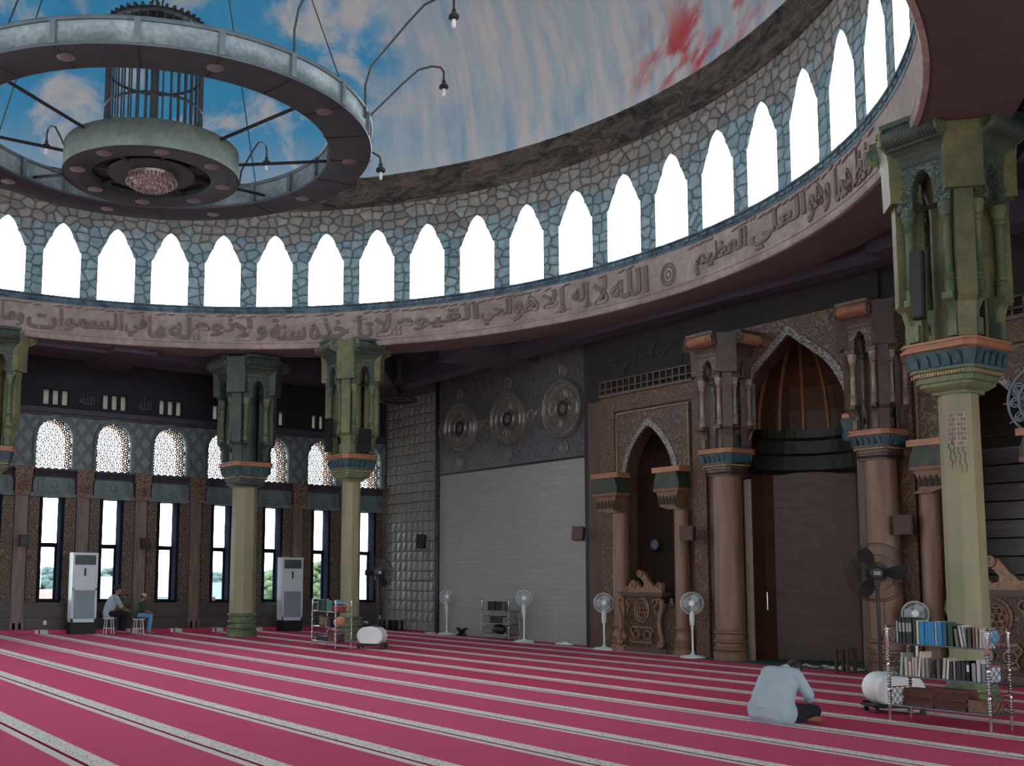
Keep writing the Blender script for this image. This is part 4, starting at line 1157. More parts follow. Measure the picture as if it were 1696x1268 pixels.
def misting_fan(label, loc, aimv, head, tank_ax, R, pole_h):
    t = thing('misting_fan', label, 'fan', (loc[0], loc[1], 0))
    q = RZ(tank_ax)
    def stad(k): 
        r = .205*k; c = .11
        return [(c+r*cos(a), .30+r*sin(a)) for a in [-PI/2+PI*i/14 for i in range(15)]]+[(-c+r*cos(a), .30+r*sin(a)) for a in [PI/2+PI*i/14 for i in range(15)]]
    tk = MB(); lay = [(.86,-.235),(.95,-.225),(1.,-.20),(1.02,-.18),(.985,-.165),(.985,.165),(1.02,.18),(1.,.20),(.95,.225),(.86,.235)]
    ns = len(stad(1)); vs = [(x, y, z) for k, y in lay for x, z in stad(k)]
    tk.add(vs, [[j*ns+i, j*ns+(i+1) % ns, (j+1)*ns+(i+1) % ns, (j+1)*ns+i] for j in range(len(lay)-1) for i in range(ns)]+[list(range(ns)), [(len(lay)-1)*ns+i for i in range(ns)]], q)
    tk.build('water_tank', M['white'], t, smooth=True)
    MB().lathe([(.05,.51),(.06,.51),(.06,.55),(0,.56)],14,q@T(.1,0,0)).build('tank_cap', M['blk'], t)
    MB().box(-.34,.34,-.2,.2,.075,.11,q).box(-.30,.30,-.24,-.2,.08,.13,q).box(-.30,.30,.2,.24,.08,.13,q).build('base_tray', M['blk'], t)
    for sx in (-.28,.28):
        for sy in (-.17,.17): MB().lathe([(.0,-.014),(.034,-.014),(.034,.014),(0,.014)],12,q@T(sx,sy,.034)@RX(PI/2),cap=False).box(sx-.015,sx+.015,sy-.02,sy+.02,.05,.085,q).build('caster', M['blk'], t)
    hx, hy = head
    MB().tube([(hx,hy,.1),(hx,hy,pole_h-.12)],.028,10).box(hx-.05,hx+.05,hy-.05,hy+.05,.08,.14).tube([(hx+.03,hy,.9),(hx+.10,hy-.02,1.1),(hx+.08,hy,1.4)],.008,5).build('pole', M['blk'], t, smooth=True)
    Mx = Matrix.Translation((hx,hy,pole_h)) @ aim(aimv)
    MB().lathe([(0,-.34),(.07,-.33),(.085,-.27),(.09,-.1),(.06,-.05),(0,-.05)],16,Mx@RX(-PI/2),cap=False).box(-.04,.04,-.2,-.1,-.16,-.05,Mx).build('motor', M['blk'], t, smooth=True)
    cage_mesh(R,.10,72,.0021,3,Mx).build('fan_cage', M['blk'], t)
    fan_blades(3,.05,R*.92,M['blk'],t,Mx,.45,.8)
    MB().lathe([(0,.13),(.06,.125),(.13,.10),(.14,.06),(0,.05)],20,Mx@RX(-PI/2),cap=False).build('mist_disc', M['blk'], t, smooth=True)
    MB().lathe([(0,.142),(.035,.14),(.04,.125),(0,.12)],16,Mx@RX(-PI/2),cap=False).box(-.04,.04,-.345,-.34,-.02,.03,Mx).build('badge', M['lens'], t)
    return t
misting_fan('black misting fan with a white tank on wheels left of the right book rack', (-8.75,13.25), (-.55,.8,.05), (-.20,.05), 1.0, .385, 1.78)
misting_fan('black misting fan with a white tank in front of the slim pale column', (-22.25,13.75), (.95,-.28,.0), (-.2,.28), .72, .375, 1.78)

# ------------------------------------------------------------------ chrome book racks
def rack(label, loc, w, d, h, shelves, rz=0.):
    t = thing('book_rack', label, 'shelf', (loc[0], loc[1], 0), rz)
    for sx in (0, w):
        for sy in (0, d):
            pr_ = [(.018,0),(.018,.16)]
            z = .17
            while z < h-.28:
                pr_ += [(.018,z),(.028,z+.012),(.018,z+.024)]; z += .032 if int(z*10) % 3 else .075
            pr_ += [(.022,h-.25),(.022,h-.06),(.036,h-.05),(.036,h-.035),(.016,h-.03),(.026,h-.012),(.012,h+.01),(0,h+.02)]
            MB().lathe(pr_,12,T(sx,sy,0)).build('post', M['chrome'], t, smooth=True)
    for z in shelves:
        MB().box(-.01,w+.01,0,d,z-.018,z).build('shelf', M['shelfglass'], t)
        MB().tube([(0,-.002,z-.009),(w,-.002,z-.009)],.008,6).tube([(0,d,z-.009),(w,d,z-.009)],.008,6).build('shelf_rail', M['chrome'], t)
        for sx in (0, w):
            m = MB(); top = z+.20
            m.tube([(sx,0,top),(sx,d,top)],.007,6)
            nn_ = 4
            for k in range(nn_+2):
                for s in (-1, 1):
                    y0_, y1_ = (k-1)*d/nn_, (k+1)*d/nn_
                    if s < 0: y0_, y1_ = y1_, y0_
                    a, b = Vector((sx,y0_,z)), Vector((sx,y1_,top))
                    # clip to 0..d
                    pa, pb = 0., 1.
                    dy = b.y-a.y
                    for lim in (0., d):
                        u = (lim-a.y)/dy
                        if (lim == 0. and dy > 0) or (lim == d and dy < 0): pa = max(pa, u)
                        else: pb = min(pb, u)
                    if pb-pa > .05: m.tube([a.lerp(b,pa), a.lerp(b,pb)],.005,4)
            m.build('side_lattice', M['chrome'], t)
    return t
rack('chrome three-tier book rack full of books at the right of the photo', (-8.32,12.52), 1.21, .42, 1.13, (.19,.54,.92))
rack('chrome book rack in front of the slim pale column with a white tank beside it', (-23.45,12.8), 1.12, .42, 1.13, (.16,.5,.86))
rack('chrome book rack against the grey wall with dark binders on it', (-25.1,19.15), 1.2, .38, 1.1, (.16,.45,.80))

BM = {}
def bmat(c):
    if c not in BM: BM[c] = plain('book_cover_%d_%d_%d' % c, c255(*c), .5, var=.1)
    return BM[c]
def book(label, x, y, z, w, h, d, col, lean=0., rz=0., group=None, band=None, cat='book'):
    """upright book, spine toward -Y"""
    o = MB().box(0,w,0,.004,0,h).box(0,.004,.0,d,0,h).box(w-.004,w,0,d,0,h).build('book', bmat(col), loc=(x, y, z))
    tag(o, label, cat, group)
    MB().box(.004,w-.004,.004,d-.006,.004,h-.006).build('pages', M['paper'], o)
    if band: MB().box(w*.15,w*.85,-.002,.0,h*.45,h*.8).build('spine_label', bmat(band), o)
    o.rotation_euler = (0, lean, rz); o.location.y += .012*((len(bpy.data.objects)*7) % 5)/4
    return o
PX = lambda p: -8.32+(p-1474.5)*.00722
YB_ = 12.56; Z1, Z2, Z3 = .92, .54, .19
book('slim pale green book at the left end of the right rack top shelf', PX(1487), YB_, Z1, .027, .27, .2, (150,172,160))
for k in range(4):
    book('thick black volume with a pale spine label on the right rack top shelf', PX(1491.2+k*6.1), YB_, Z1, .042, .31, .22, (24,32,40), group='black set of volumes on the top shelf', band=(150,156,156))
book('dark green book with a pale line next to the black volumes', PX(1516), YB_, Z1, .040, .30, .22, (46,74,56))
book('cream book between the dark green book and the blue set', PX(1522.2), YB_, Z1, .032, .28, .2, (210,204,176))
for k in range(8):
    book('bright blue volume of the longer blue set on the right rack top shelf', PX(1527+k*3.35), YB_, Z1, .0225, .272, .2, ((44,144,206),(66,164,220))[k % 2], group='longer blue set on the top shelf')
book('cream book dividing the two blue sets on the top shelf', PX(1554), YB_, Z1, .022, .278, .2, (196,204,190))
for k in range(3):
    book('bright blue volume of the shorter blue set right of the cream book', PX(1557.4+k*3.4), YB_, Z1, .0225, .272, .2, ((44,140,202),(66,162,216))[k % 2], group='shorter blue set on the top shelf')
book('dark teal book right after the shorter blue set', PX(1567.8), YB_, Z1, .05, .275, .2, (28,84,96))
book('dark green thick book beside the teal one on the top shelf', PX(1575.2), YB_, Z1, .062, .255, .2, (40,66,46))
for p, w, h, c, ln, l in ((1588,.04,.20,(112,112,100),-.1,'leaning grey-green book in the right half of the top shelf'),(1597,.03,.24,(206,206,200),-.14,'white book leaning left in the right half of the top shelf'),
    (1602.5,.03,.235,(150,176,176),-.12,'pale teal book leaning beside the white one'),(1608.5,.042,.225,(70,54,48),0,'dark brown book right of the leaning books'),
    (1615.5,.028,.23,(126,112,104),0,'taupe book right of the dark brown one'),(1620.5,.03,.23,(168,150,132),0,'tan book near the right end of the top shelf'),
    (1626,.034,.21,(196,192,182),.05,'off-white book just left of the right front post'),(1631.5,.032,.205,(176,190,192),0,'pale grey-blue book against the right front post')):
    book(l, PX(p), YB_, Z1, w, h, .2, c, ln)
o = MB().ell((0,0,.10),.10,.17,.10,14,8).ell((.03,.05,.13),.07,.11,.09,12,8).ell((-.04,-.08,.13),.06,.08,.085,12,8).build('plastic_bag', bmat((92,158,186)), loc=(-7.23,12.74,Z1+.0), smooth=True)
tag(o, 'light blue plastic bag on the right end of the rack top shelf', 'bag')
for p, w, h, c, ln, l in ((1490,.035,.27,(160,182,176),.08,'pale teal tall book at the left end of the middle shelf'),(1499,.045,.22,(186,180,156),0,'cream book second from the left on the middle shelf'),
    (1507,.03,.17,(206,200,190),0,'short white book beside the cream one on the middle shelf'),(1511.5,.035,.22,(200,170,160),0,'white and red book on the middle shelf'),
    (1517,.028,.22,(208,206,200),0,'plain white book right of the red and white one'),(1521.5,.03,.3,(214,208,196),.12,'tall white book leaning right on the middle shelf'),
    (1529,.045,.22,(150,150,144),0,'grey book with an open front on the middle shelf'),(1536,.045,.225,(126,128,124),0,'darker grey book beside the open grey one'),
    (1545,.05,.05,(40,38,40),0,'flat dark book lying in the middle of the middle shelf'),(1554,.045,.21,(92,80,74),0,'brown book in the centre of the middle shelf'),
    (1563,.04,.24,(178,180,168),.1,'pale book leaning right in the middle of the middle shelf'),(1570,.03,.22,(206,210,204),.1,'white book leaning on the pale one'),
    (1577,.035,.2,(46,44,46),0,'black book right of the leaning white ones'),(1582,.022,.22,(196,196,186),0,'thin white book between two black ones'),
    (1587,.06,.215,(34,32,38),0,'wide black book on the middle shelf'),(1595.5,.05,.21,(44,42,48),0,'wide charcoal book beside the black one'),
    (1603,.042,.225,(22,22,26),0,'black book with a white spine label on the middle shelf'),(1612,.05,.2,(150,146,152),0,'lilac grey book near the right post of the middle shelf'),
    (1620,.05,.24,(190,184,186),0,'tall pale book near the right post of the middle shelf'),(1628,.05,.2,(120,134,142),0,'blue-grey book against the right post of the middle shelf')):
    book(l, PX(p), YB_, Z2, w, h, .2, c, ln, band=(210,210,206) if 'label' in l else None)
o = MB().box(-.06,.06,-.12,.12,0,.19).build('carton', bmat((176,200,218)), loc=(-7.22,12.73,Z2)); tag(o, 'pale blue box on the right end of the rack middle shelf', 'box')
MB().box(-.062,.062,-.122,.122,.16,.192).build('carton_lid', bmat((150,110,90)), o)
def rehal(label, loc, rz, sc=1., mat='rehal', group=None, open_=True):
    t = thing('quran_stand', label, 'book stand', loc, rz, group)
    s = sc
    for sg in (-1, 1):
        m = MB()
        a, b = Vector((-sg*.13*s,0,0)), Vector((sg*.17*s,0,.24*s))
        d = (b-a).normalized(); n_ = Vector((-d.z,0,d.x))*.008*s
        m.add([a+n_+Vector((0,-.1*s,0)),b+n_+Vector((0,-.1*s,0)),b+n_+Vector((0,.1*s,0)),a+n_+Vector((0,.1*s,0)),a-n_+Vector((0,-.1*s,0)),b-n_+Vector((0,-.1*s,0)),b-n_+Vector((0,.1*s,0)),a-n_+Vector((0,.1*s,0))],
              [[0,1,2,3],[7,6,5,4],[0,4,5,1],[1,5,6,2],[2,6,7,3],[3,7,4,0]])
        m.build('leaf', M[mat], t)
    return t
def folded(label, loc, rz, group):
    t = thing('quran_stand', label, 'book stand', loc, rz, group)
    MB().box(-.2,.2,-.11,.11,0,.014).build('leaf', M['rehal'], t); MB().box(-.2,.2,-.11,.11,.017,.031).build('leaf', M['rehal'], t)
    return t
k = 0
for x in (-8.03,-7.63):
    for j in range(6 if x < -7.8 else 7):
        folded('reddish folded wooden book stand stacked on the bottom shelf of the right rack', (x, 12.75+.02*((j*7) % 3-1), Z3+.033*j), .06*((j*5) % 3-1), 'folded book stands on the bottom shelf')
o = MB().box(-.13,.13,-.12,.12,0,.13).build('basket', bmat((120,92,72)), loc=(-7.28,12.73,Z3)); tag(o, 'brown woven basket at the right end of the bottom shelf', 'basket')
wv = MB()
for k in range(8): wv.tube([(-.13+.26*k/7,-.122,0),(-.13+.26*((k+3) % 8)/7,-.122,.13)],.005,4)
wv.build('weave', bmat((150,120,96)), o)
# middle rack contents
MX, MY = -23.45, 12.86
for k in range(5):
    book('tall dark green-black volume on the top shelf of the rack by the slim column', MX+.17+k*.07, MY, .86, .066, .26, .2, (30,44,44), group='dark volumes on the middle rack')
book('pale edged slim book left of the dark volumes on the rack by the slim column', MX+.12, MY, .86, .04, .27, .2, (150,160,156))
o = MB().box(0,.26,0,.24,0,.24).build('carton', bmat((52,110,98)), loc=(MX+.56,MY,.86)); tag(o, 'green box on the top shelf of the rack by the slim column', 'box'); MB().box(-.005,.265,-.005,.245,.235,.25).build('carton_lid', bmat((70,130,116)), o)
o = MB().ell((0,0,.06),.14,.12,.07,14,8).build('plastic_bag', bmat((40,120,150)), loc=(MX+.92,MY+.14,1.0), smooth=True); tag(o, 'blue bag heaped on a red box on the rack by the slim column', 'bag')
o = MB().box(-.13,.13,-.1,.1,0,.13).build('carton', bmat((170,44,60)), loc=(MX+.94,MY+.14,.86)); tag(o, 'red box under a blue bag on the rack by the slim column', 'box'); MB().box(-.132,.132,-.102,.102,.10,.131).build('carton_lid', bmat((186,60,76)), o)
o = MB().box(0,.3,0,.03,0,.24).build('framed_picture', bmat((58,44,36)), loc=(MX+.10,MY+.06,.5)); tag(o, 'small dark framed picture on the middle shelf of the rack by the slim column', 'picture'); MB().box(.04,.26,-.003,0,.04,.2).build('picture_sheet', bmat((120,106,88)), o)
for k, c in enumerate(((150,140,130),(96,70,64),(120,36,50),(40,44,90))):
    book(('beige','brown','dark red','navy')[k]+' book on the middle shelf of the rack by the slim column', MX+.46+k*.07, MY+.02, .5, .06, .2-.01*k, .18, c)
o = MB().ell((0,0,.11),.15,.13,.12,14,8).ell((.05,.02,.18),.10,.09,.07,12,8).build('cloth_bag', bmat((214,140,96)), loc=(MX+.94,MY+.14,.5), smooth=True); tag(o, 'orange cloth bag on the middle shelf of the rack by the slim column', 'bag')
o = MB().box(0,.5,0,.26,0,.05).box(.01,.49,-.005,.25,.05,.10).build('folded_mat', bmat((30,36,66)), loc=(MX+.07,MY+.01,.38)); o.location.z = .16; tag(o, 'folded navy cloth on the bottom shelf of the rack by the slim column', 'cloth')
o = MB().box(0,.4,0,.25,0,.2).build('wooden_crate', M['rehal'], loc=(MX+.62,MY,.16)); tag(o, 'reddish wooden crate on the bottom shelf of the rack by the slim column', 'crate'); MB().box(-.005,.405,-.006,.256,.14,.17).build('crate_slat', bmat((70,40,34)), o)
# far rack contents
FX, FY = -25.1, 19.2
for k in range(6):
    book('black binder on the top shelf of the far rack', FX+.2+k*.105, FY, .80, .1, .25, .2, (24,28,30), group='black binders on the far rack top shelf')
book('grey binder right of the black binders on the far rack', FX+.84, FY, .80, .1, .24, .2, (86,94,94))
for k in range(4):
    book('dark file on the middle shelf of the far rack', FX+.3+k*.13, FY, .45, .12, .2, .2, (40,50,58), group='dark files on the far rack middle shelf')
o = MB().box(0,.3,0,.22,0,.16).build('carton', bmat((120,124,120)), loc=(FX+.86,FY,.45)); tag(o, 'grey box on the middle shelf of the far rack', 'box'); MB().box(-.004,.304,-.004,.224,.13,.162).build('carton_lid', bmat((140,142,138)), o)
o = MB().ell((0,0,.13),.26,.15,.14,14,8).build('cloth_bundle', bmat((40,30,36)), loc=(FX+.55,FY+.14,.155), smooth=True); tag(o, 'dark cloth bundle on the bottom shelf of the far rack', 'cloth')

# ------------------------------------------------------------------ air conditioners
def aircon(label, y):
    t = thing('air_conditioner', label, 'air conditioner', (-30.72, y, 0), 0)
    w, d = .36, .34
    MB().box(-d/2,d/2,-w,w,0,.33).build('plinth', M['black'], t)
    b = MB().box(-d/2,d/2,-w,w,.33,2.27); b.box(d/2,d/2+.012,-w,w,2.2,2.27).box(d/2,d/2+.012,-w,-w+.06,.33,2.2).box(d/2,d/2+.012,w-.06,w,.33,2.2).box(d/2,d/2+.012,-w,w,1.22,1.28).box(d/2,d/2+.012,-w,w,.33,.43)
    b.build('cabinet', M['ac'], t)
    MB().box(d/2,d/2+.008,-w+.06,w-.06,.43,1.22).build('intake_grille', M['ac_g'], t)
    MB().box(d/2,d/2+.004,-w+.06,w-.06,1.93,2.2).build('outlet_recess', M['blk'], t)
    lv = MB()
    for k in range(6): lv.box(d/2,d/2+.03,-w+.07,w-.07,1.95+k*.042,1.962+k*.042)
    lv.build('louvre', M['ac_g'], t)
    MB().box(d/2,d/2+.014,-.025,.025,1.62,1.84).build('display_slot', M['blk'], t)
    return t
aircon('white floor-standing air conditioner beside the seated pair', 9.38)
aircon('white floor-standing air conditioner behind the rack by the slim column', 15.95)

# ------------------------------------------------------------------ loudspeakers
def speaker(label, loc, rz, w, h, d, mat='spk', tilt=0.):
    t = thing('loudspeaker', label, 'speaker', loc, rz)
    Mt = RX(tilt)
    MB().prism([(-w/2,0),(w/2,0),(w/2*.8,d),(-w/2*.8,d)],-h/2,h/2,M=Mt).build('cabinet', M[mat], t)
    MB().box(-w/2+.02,w/2-.02,-.012,0,-h/2+.02,h/2-.02,Mt).build('grille', M['blk' if mat == 'spk' else 'spk_b'], t)
    MB().box(-.03,.03,d,d+.10,-.04,.04).build('bracket', M['iron'], t)
    return t
for y_, l in ((wy(7.9),'small black loudspeaker on the pilaster left of the first air conditioner'),(wy(11.5),'small black loudspeaker on the pilaster right of the seated pair')):
    speaker(l, (XW+.46, y_, wz(2.6)), PI/2, .26, .32, .18)
speaker('small black loudspeaker hung at the left edge of the grey wall', (-28.42,YQ-.52,2.83), .5, .28, .42, .22, tilt=-.15)
speaker('brown loudspeaker at the right edge of the grey wall', (-20.75,YF-.50,2.83), .35, .30, .34, .2, 'spk_b', -.15)
speaker('brown loudspeaker on the carved strip right of the pulpit niche', (-17.2,YF-.52,2.72), .3, .32, .32, .22, 'spk_b')
speaker('brown loudspeaker on the carved strip left of the tall green column', (-12.1,YF-.50,2.72), .2, .34, .36, .22, 'spk_b')
speaker('tall black column loudspeaker on the capital of the tall green column', (-8.72,14.83-.74,5.72), .25, .17, .95, .16, tilt=-.06)
speaker('black column loudspeaker on the capital of the slim pale column right face', (-25.5+.74,15.05,5.3), PI/2, .34, .6, .14)
speaker('black column loudspeaker on the shaded left face of the slim pale column', (-25.55,15.05-.76,5.45), 0, .2, .9, .14)
# ------------------------------------------------------------------ pulpits
def pulpit(label, loc, rz=0., sc=1.):
    t = thing('pulpit', label, 'pulpit', loc, rz)
    S = Matrix.Diagonal((sc, sc, sc, 1))
    W = M['carve_p']; D = M['carve_q']
    MB().box(-.78,.78,.0,.26,0,.12,S).box(.69,1.25,.06,.26,0,.12,S).build('plinth', M['facade_p'], t)
    MB().box(-.60,.60,.06,.25,.12,1.30,S).build('body', W, t)
    MB().box(.60,1.18,.10,.25,.12,1.15,S).build('side_wing', W, t)
    MB().box(-.68,.68,.0,.26,1.30,1.36,S).box(-.72,.72,-.03,.26,1.36,1.40,S).build('top_board', M['facade_p'], t)
    m = MB()
    for R0, r0 in ((.27,.028),(.20,.018)): m.ring((0,.05,.98),R0*.8,r0,'y',28,6,M=S,e=1.25)
    for k in range(6): a = k*PI/3; m.ring((.09*cos(a),.045,.98+.12*sin(a)),.05,.014,'y',12,5,M=S)
    m.build('medallion', D, t, smooth=True)
    for z in (.22,.56): MB().box(-.30,.30,.03,.06,z,z+.04,S).build('panel_moulding', D, t)
    for s in (-1, 1):
        m = MB().tube([(s*.30,.04,.24),(s*.26,.03,.34),(s*.30,.03,.42),(s*.36,.03,.50),(s*.30,.03,.58)],.022,6,M=S)
        m.ring((s*.18,.04,.40),.10,.02,'y',16,5,M=S); m.build('scroll_relief', D, t, smooth=True)
        m = MB().ring((s*.42,.04,1.16),.08,.018,'y',14,5,M=S); m.tube([(s*.50,.04,1.22),(s*.40,.03,1.05),(s*.48,.03,.9)],.018,5,M=S)
        m.build('scroll_relief', D, t, smooth=True)
    for s in (-1, 1):
        m = MB()
        pts = [(s*.64,-.02,1.24),(s*.70,-.02,1.20),(s*.71,-.02,1.08),(s*.64,-.02,.90),(s*.60,-.02,.70),(s*.62,-.02,.50),(s*.68,-.02,.32),(s*.68,-.02,.2),(s*.60,-.02,.16),(s*.56,-.02,.22),(s*.60,-.02,.28)]
        m.tube(pts,[.03,.05,.055,.05,.045,.045,.05,.055,.045,.03,.02],8,M=S)
        for j in range(2, 9):
            p = pts[j]; m.ring((p[0],-.06,p[2]),.035,.012,'y',10,5,M=S)
        m.ring((s*.62,-.04,1.20),.05,.02,'y',14,5,M=S)
        m.build('scroll_leg', D, t, smooth=True)
    # crest: sloping scrolled top
    m = MB().prism([(-.55,1.40),(.62,1.40),(.62,1.62),(.50,1.56),(.36,1.54),(.22,1.66),(.06,1.86),(-.04,1.90),(-.12,1.84),(-.10,1.76),(-.02,1.70),(.06,1.60),(.04,1.52),(-.06,1.50),(-.2,1.66),(-.34,1.66),(-.44,1.54),(-.55,1.52)],.06,.16,lambda a,b,d:(a,d,b),S)
    m.ring((-.06,.05,1.83),.07,.024,'y',14,5,M=S); m.ring((.55,.05,1.55),.07,.022,'y',14,5,M=S); m.ring((-.27,.05,1.58),.08,.022,'y',14,5,M=S); m.ring((-.5,.05,1.48),.05,.018,'y',12,5,M=S)
    m.build('crest', D, t, smooth=False)
    for x in (.80,1.05): MB().lathe([(.04,1.15),(.05,1.17),(.03,1.2),(.045,1.24),(0,1.27)],12,S@T(x,.17,0)).build('finial', M['lens'], t, smooth=True)
    return t
M['carve_p'] = carved('pulpit_carving', c255(52,36,30), c255(96,70,56), 7., .8, .4)
M['carve_q'] = plain('pulpit_gilding', c255(128,98,78), .35, .2, var=.35, sc=14, bump=.3)
pulpit('carved wooden pulpit with a scrolled crest standing in the left niche', (-18.84,19.0,0))
pulpit('carved wooden pulpit partly hidden behind the tall green column', (-10.6,18.95,0), 0, 1.12)

# ------------------------------------------------------------------ small things on the floor
rehal('dark folding book stand on the carpet in front of the grey wall', (-26.6,19.55,0), .2, .95, 'black')
t = thing('low_table', 'low dark table with a pale top in the far corner', 'table', (-30.2,19.45,0))
MB().box(-.36,.36,-.18,.18,.33,.36).build('table_top', M['lens'], t)
for sx in (-.32,.0,.32):
    for sy in (-.14,.14): MB().box(sx-.035,sx+.035,sy-.03,sy+.03,0,.33).build('leg', M['black'], t)
o = MB().ell((0,0,.13),.42,.18,.16,16,8).build('floor_cushion', bmat((48,26,34)), loc=(-30.5,18.55,0), smooth=True); tag(o, 'dark cushion lying on the carpet under the last window', 'cushion')
o = MB().box(-.26,.26,-.07,.07,0,.03).ell((.05,0,.04),.12,.06,.035,10,6).build('folded_cloth', M['white'], loc=(-22.0,19.45,0)); tag(o, 'small white folded cloth at the foot of the grey wall', 'cloth')
o = MB().box(-.2,.2,-.06,.06,0,.035).build('power_strip', M['white'], loc=(-28.0,19.4,0)); tag(o, 'white power strip on the floor at the foot of the dark strip', 'power strip'); MB().box(-.17,.17,-.03,.03,.035,.045).build('socket_row', M['ac_g'], o)
# crumpled white sheets in front of the apse
vs = []; nx_, ny_ = 40, 12
for i in range(nx_+1):
    for j in range(ny_+1):
        u, v = i/nx_, j/ny_
        x = -14.35+1.2*u; y = 18.72+.42*v+.07*sin(u*9)
        z = .02+.05*max(0,sin(u*17+v*3))*(1-abs(v-.5))+.07*R_.random()*max(0,1-abs(u-.62)*3)
        vs.append((x,y,z))
fs = [[i*(ny_+1)+j,(i+1)*(ny_+1)+j,(i+1)*(ny_+1)+j+1,i*(ny_+1)+j+1] for i in range(nx_) for j in range(ny_)]
o = MB().add(vs,fs).add([(x,y,.013) for x,y,z in vs],[f[::-1] for f in fs]).build('white_sheet', M['paper'], smooth=True); tag(o, 'crumpled white sheet lying on the green rug before the middle niche', 'sheet')
t = thing('wooden_stool', 'small dark wooden stool on the rug by the base of the right brown column', 'stool', (-13.05,18.35,0))
MB().box(-.16,.16,-.14,.14,.42,.46).build('seat', M['dkbrown'], t)
for sx in (-.12,.12):
    for sy in (-.1,.1): MB().box(sx-.025,sx+.025,sy-.025,sy+.025,0,.42).build('leg', M['dkbrown'], t)

t = thing('ceiling_light', 'dark ring-shaped ceiling light hanging near the far corner right of the slim column', 'ceiling light', (-27.6,17.9,7.02))
MB().ring((0,0,0),.55,.05,'z',36,6).ring((0,0,.05),.30,.03,'z',28,6).build('light_ring', M['iron'], t, smooth=True)
for k in range(3): MB().tube([(.55*cos(2.1*k),.55*sin(2.1*k),0),(.1*cos(2.1*k),.1*sin(2.1*k),.55)],.012,5).build('hanger', M['iron'], t)
MB().lathe([(0,.55),(.14,.55),(.14,1.28),(0,1.28)],16).build('ceiling_mount', M['iron'], t)
# ------------------------------------------------------------------ people
def fuse(mb, name, mat, parent=None, vox=.012, sm=6):
    me = mb.mesh('tmp'); o = bpy.data.objects.new('tmp', me); COL.objects.link(o)
    a = o.modifiers.new('r', 'REMESH'); a.mode = 'VOXEL'; a.voxel_size = vox; a.use_smooth_shade = True
    b = o.modifiers.new('s', 'SMOOTH'); b.factor = .5; b.iterations = sm
    bpy.context.view_layer.update()
    m2 = bpy.data.meshes.new_from_object(o.evaluated_get(bpy.context.evaluated_depsgraph_get()))
    bpy.data.objects.remove(o); m2.name = name; m2.materials.clear(); m2.materials.append(mat)
    for p in m2.polygons: p.use_smooth = True
    q = bpy.data.objects.new(name, m2); COL.objects.link(q)
    if parent: q.parent = parent
    return q
def hand(mb, w, f, n, s=1., curl=.6):
    """w wrist point, f pointing direction, n palm normal (towards which the fingers curl)"""
    w, f, n = Vector(w), Vector(f).normalized(), Vector(n).normalized(); sd = f.cross(n).normalized()
    P = lambda a, b, c: w+f*(a*s)+sd*(b*s)+n*(c*s)
    mb.cap(P(.0,0,0), P(.05,.0,.0), .026*s, .034*s); mb.cap(P(.05,-.022,0), P(.085,-.024,0), .018*s, .014*s); mb.cap(P(.05,.022,0), P(.085,.024,0), .018*s, .014*s)
    for k, L in ((-1.5,.068),(-.5,.08),(.5,.075),(1.5,.058)):
        b = k*.019
        p0 = P(.085,b,0); p1 = P(.085+L*.5,b*1.08,L*.18*curl); p2 = P(.085+L*.85,b*1.1,L*.55*curl); 
        mb.cap(p0,p1,.0095*s,.0088*s,8); mb.cap(p1,p2,.0088*s,.0075*s,8)
    mb.cap(P(.02,-.03,.005),P(.055,-.055,.018),.012*s,.010*s,8); mb.cap(P(.055,-.055,.018),P(.085,-.058,.03),.010*s,.008*s,8)
def head(mb, c, fwd, up, s=1.):
    c, f, u = Vector(c), Vector(fwd).normalized(), Vector(up).normalized(); u = (u-f*u.dot(f)).normalized(); r = f.cross(u)
    Mx = Matrix((r, f, u)).transposed().to_4x4(); Mx.translation = c
    Mx = Mx @ Matrix.Diagonal((s,s,s,1))
    mb.ell((0,-.005,.02),.077,.095,.105,18,12,Mx); mb.ell((0,.025,-.05),.058,.07,.075,14,10,Mx)
    mb.cap((0,.085,.015),(0,.105,-.02),.010,.016,8,Mx)      # nose
    mb.ell((0,.083,-.062),.026,.014,.012,10,6,Mx)           # lips
    mb.ell((0,.075,-.10),.025,.025,.02,10,6,Mx)
    for sg in (-1,1):
        mb.ell((sg*.08,-.01,.0),.012,.024,.034,8,6,Mx); mb.ell((sg*.032,.078,.035),.02,.012,.008,8,5,Mx)
    return Mx
def face_bits(Mx, parent):
    e = MB()
    for sg in (-1,1): e.ell((sg*.031,.082,.018),.012,.008,.007,8,6,Mx)
    e.build('eyes', M['blk'], parent, smooth=True)
# --- the man sitting on the carpet, bowed, back to the viewer (faces +Y)
t = thing('person', 'person in a pale blue shirt sitting cross-legged on the red carpet, head bowed', 'person', (-8.80,10.98,0), .06)
b = MB()
b.cap((0,.0,.14),(0,.06,.3),.15,.14,14); b.cap((0,.06,.3),(0,.17,.5),.14,.15,14); b.cap((-.14,.2,.55),(.14,.2,.55),.075,.075,12)
b.cap((0,.22,.56),(.01,.32,.60),.06,.055,12)
hm = head(b,(.02,.40,.585),(.08,.45,-.9),(0,.85,.5))
for sg in (-1,1):
    el = (sg*.30,.27,.31); wr = (sg*.20,.46,.20)
    b.cap((sg*.19,.2,.55),el,.06,.045,12); b.cap(el,wr,.043,.028,12)
    hand(b,wr,(-sg*.25,.85,-.35),(0,-.3,-1),1.,.7)
    kn = (sg*.31,.36,.15)
    b.cap((sg*.10,.02,.13),kn,.095,.062,14)
b.cap((.31,.36,.14),(-.08,.46,.09),.055,.038,12); b.cap((-.31,.36,.14),(.18,.31,.07),.055,.036,12)
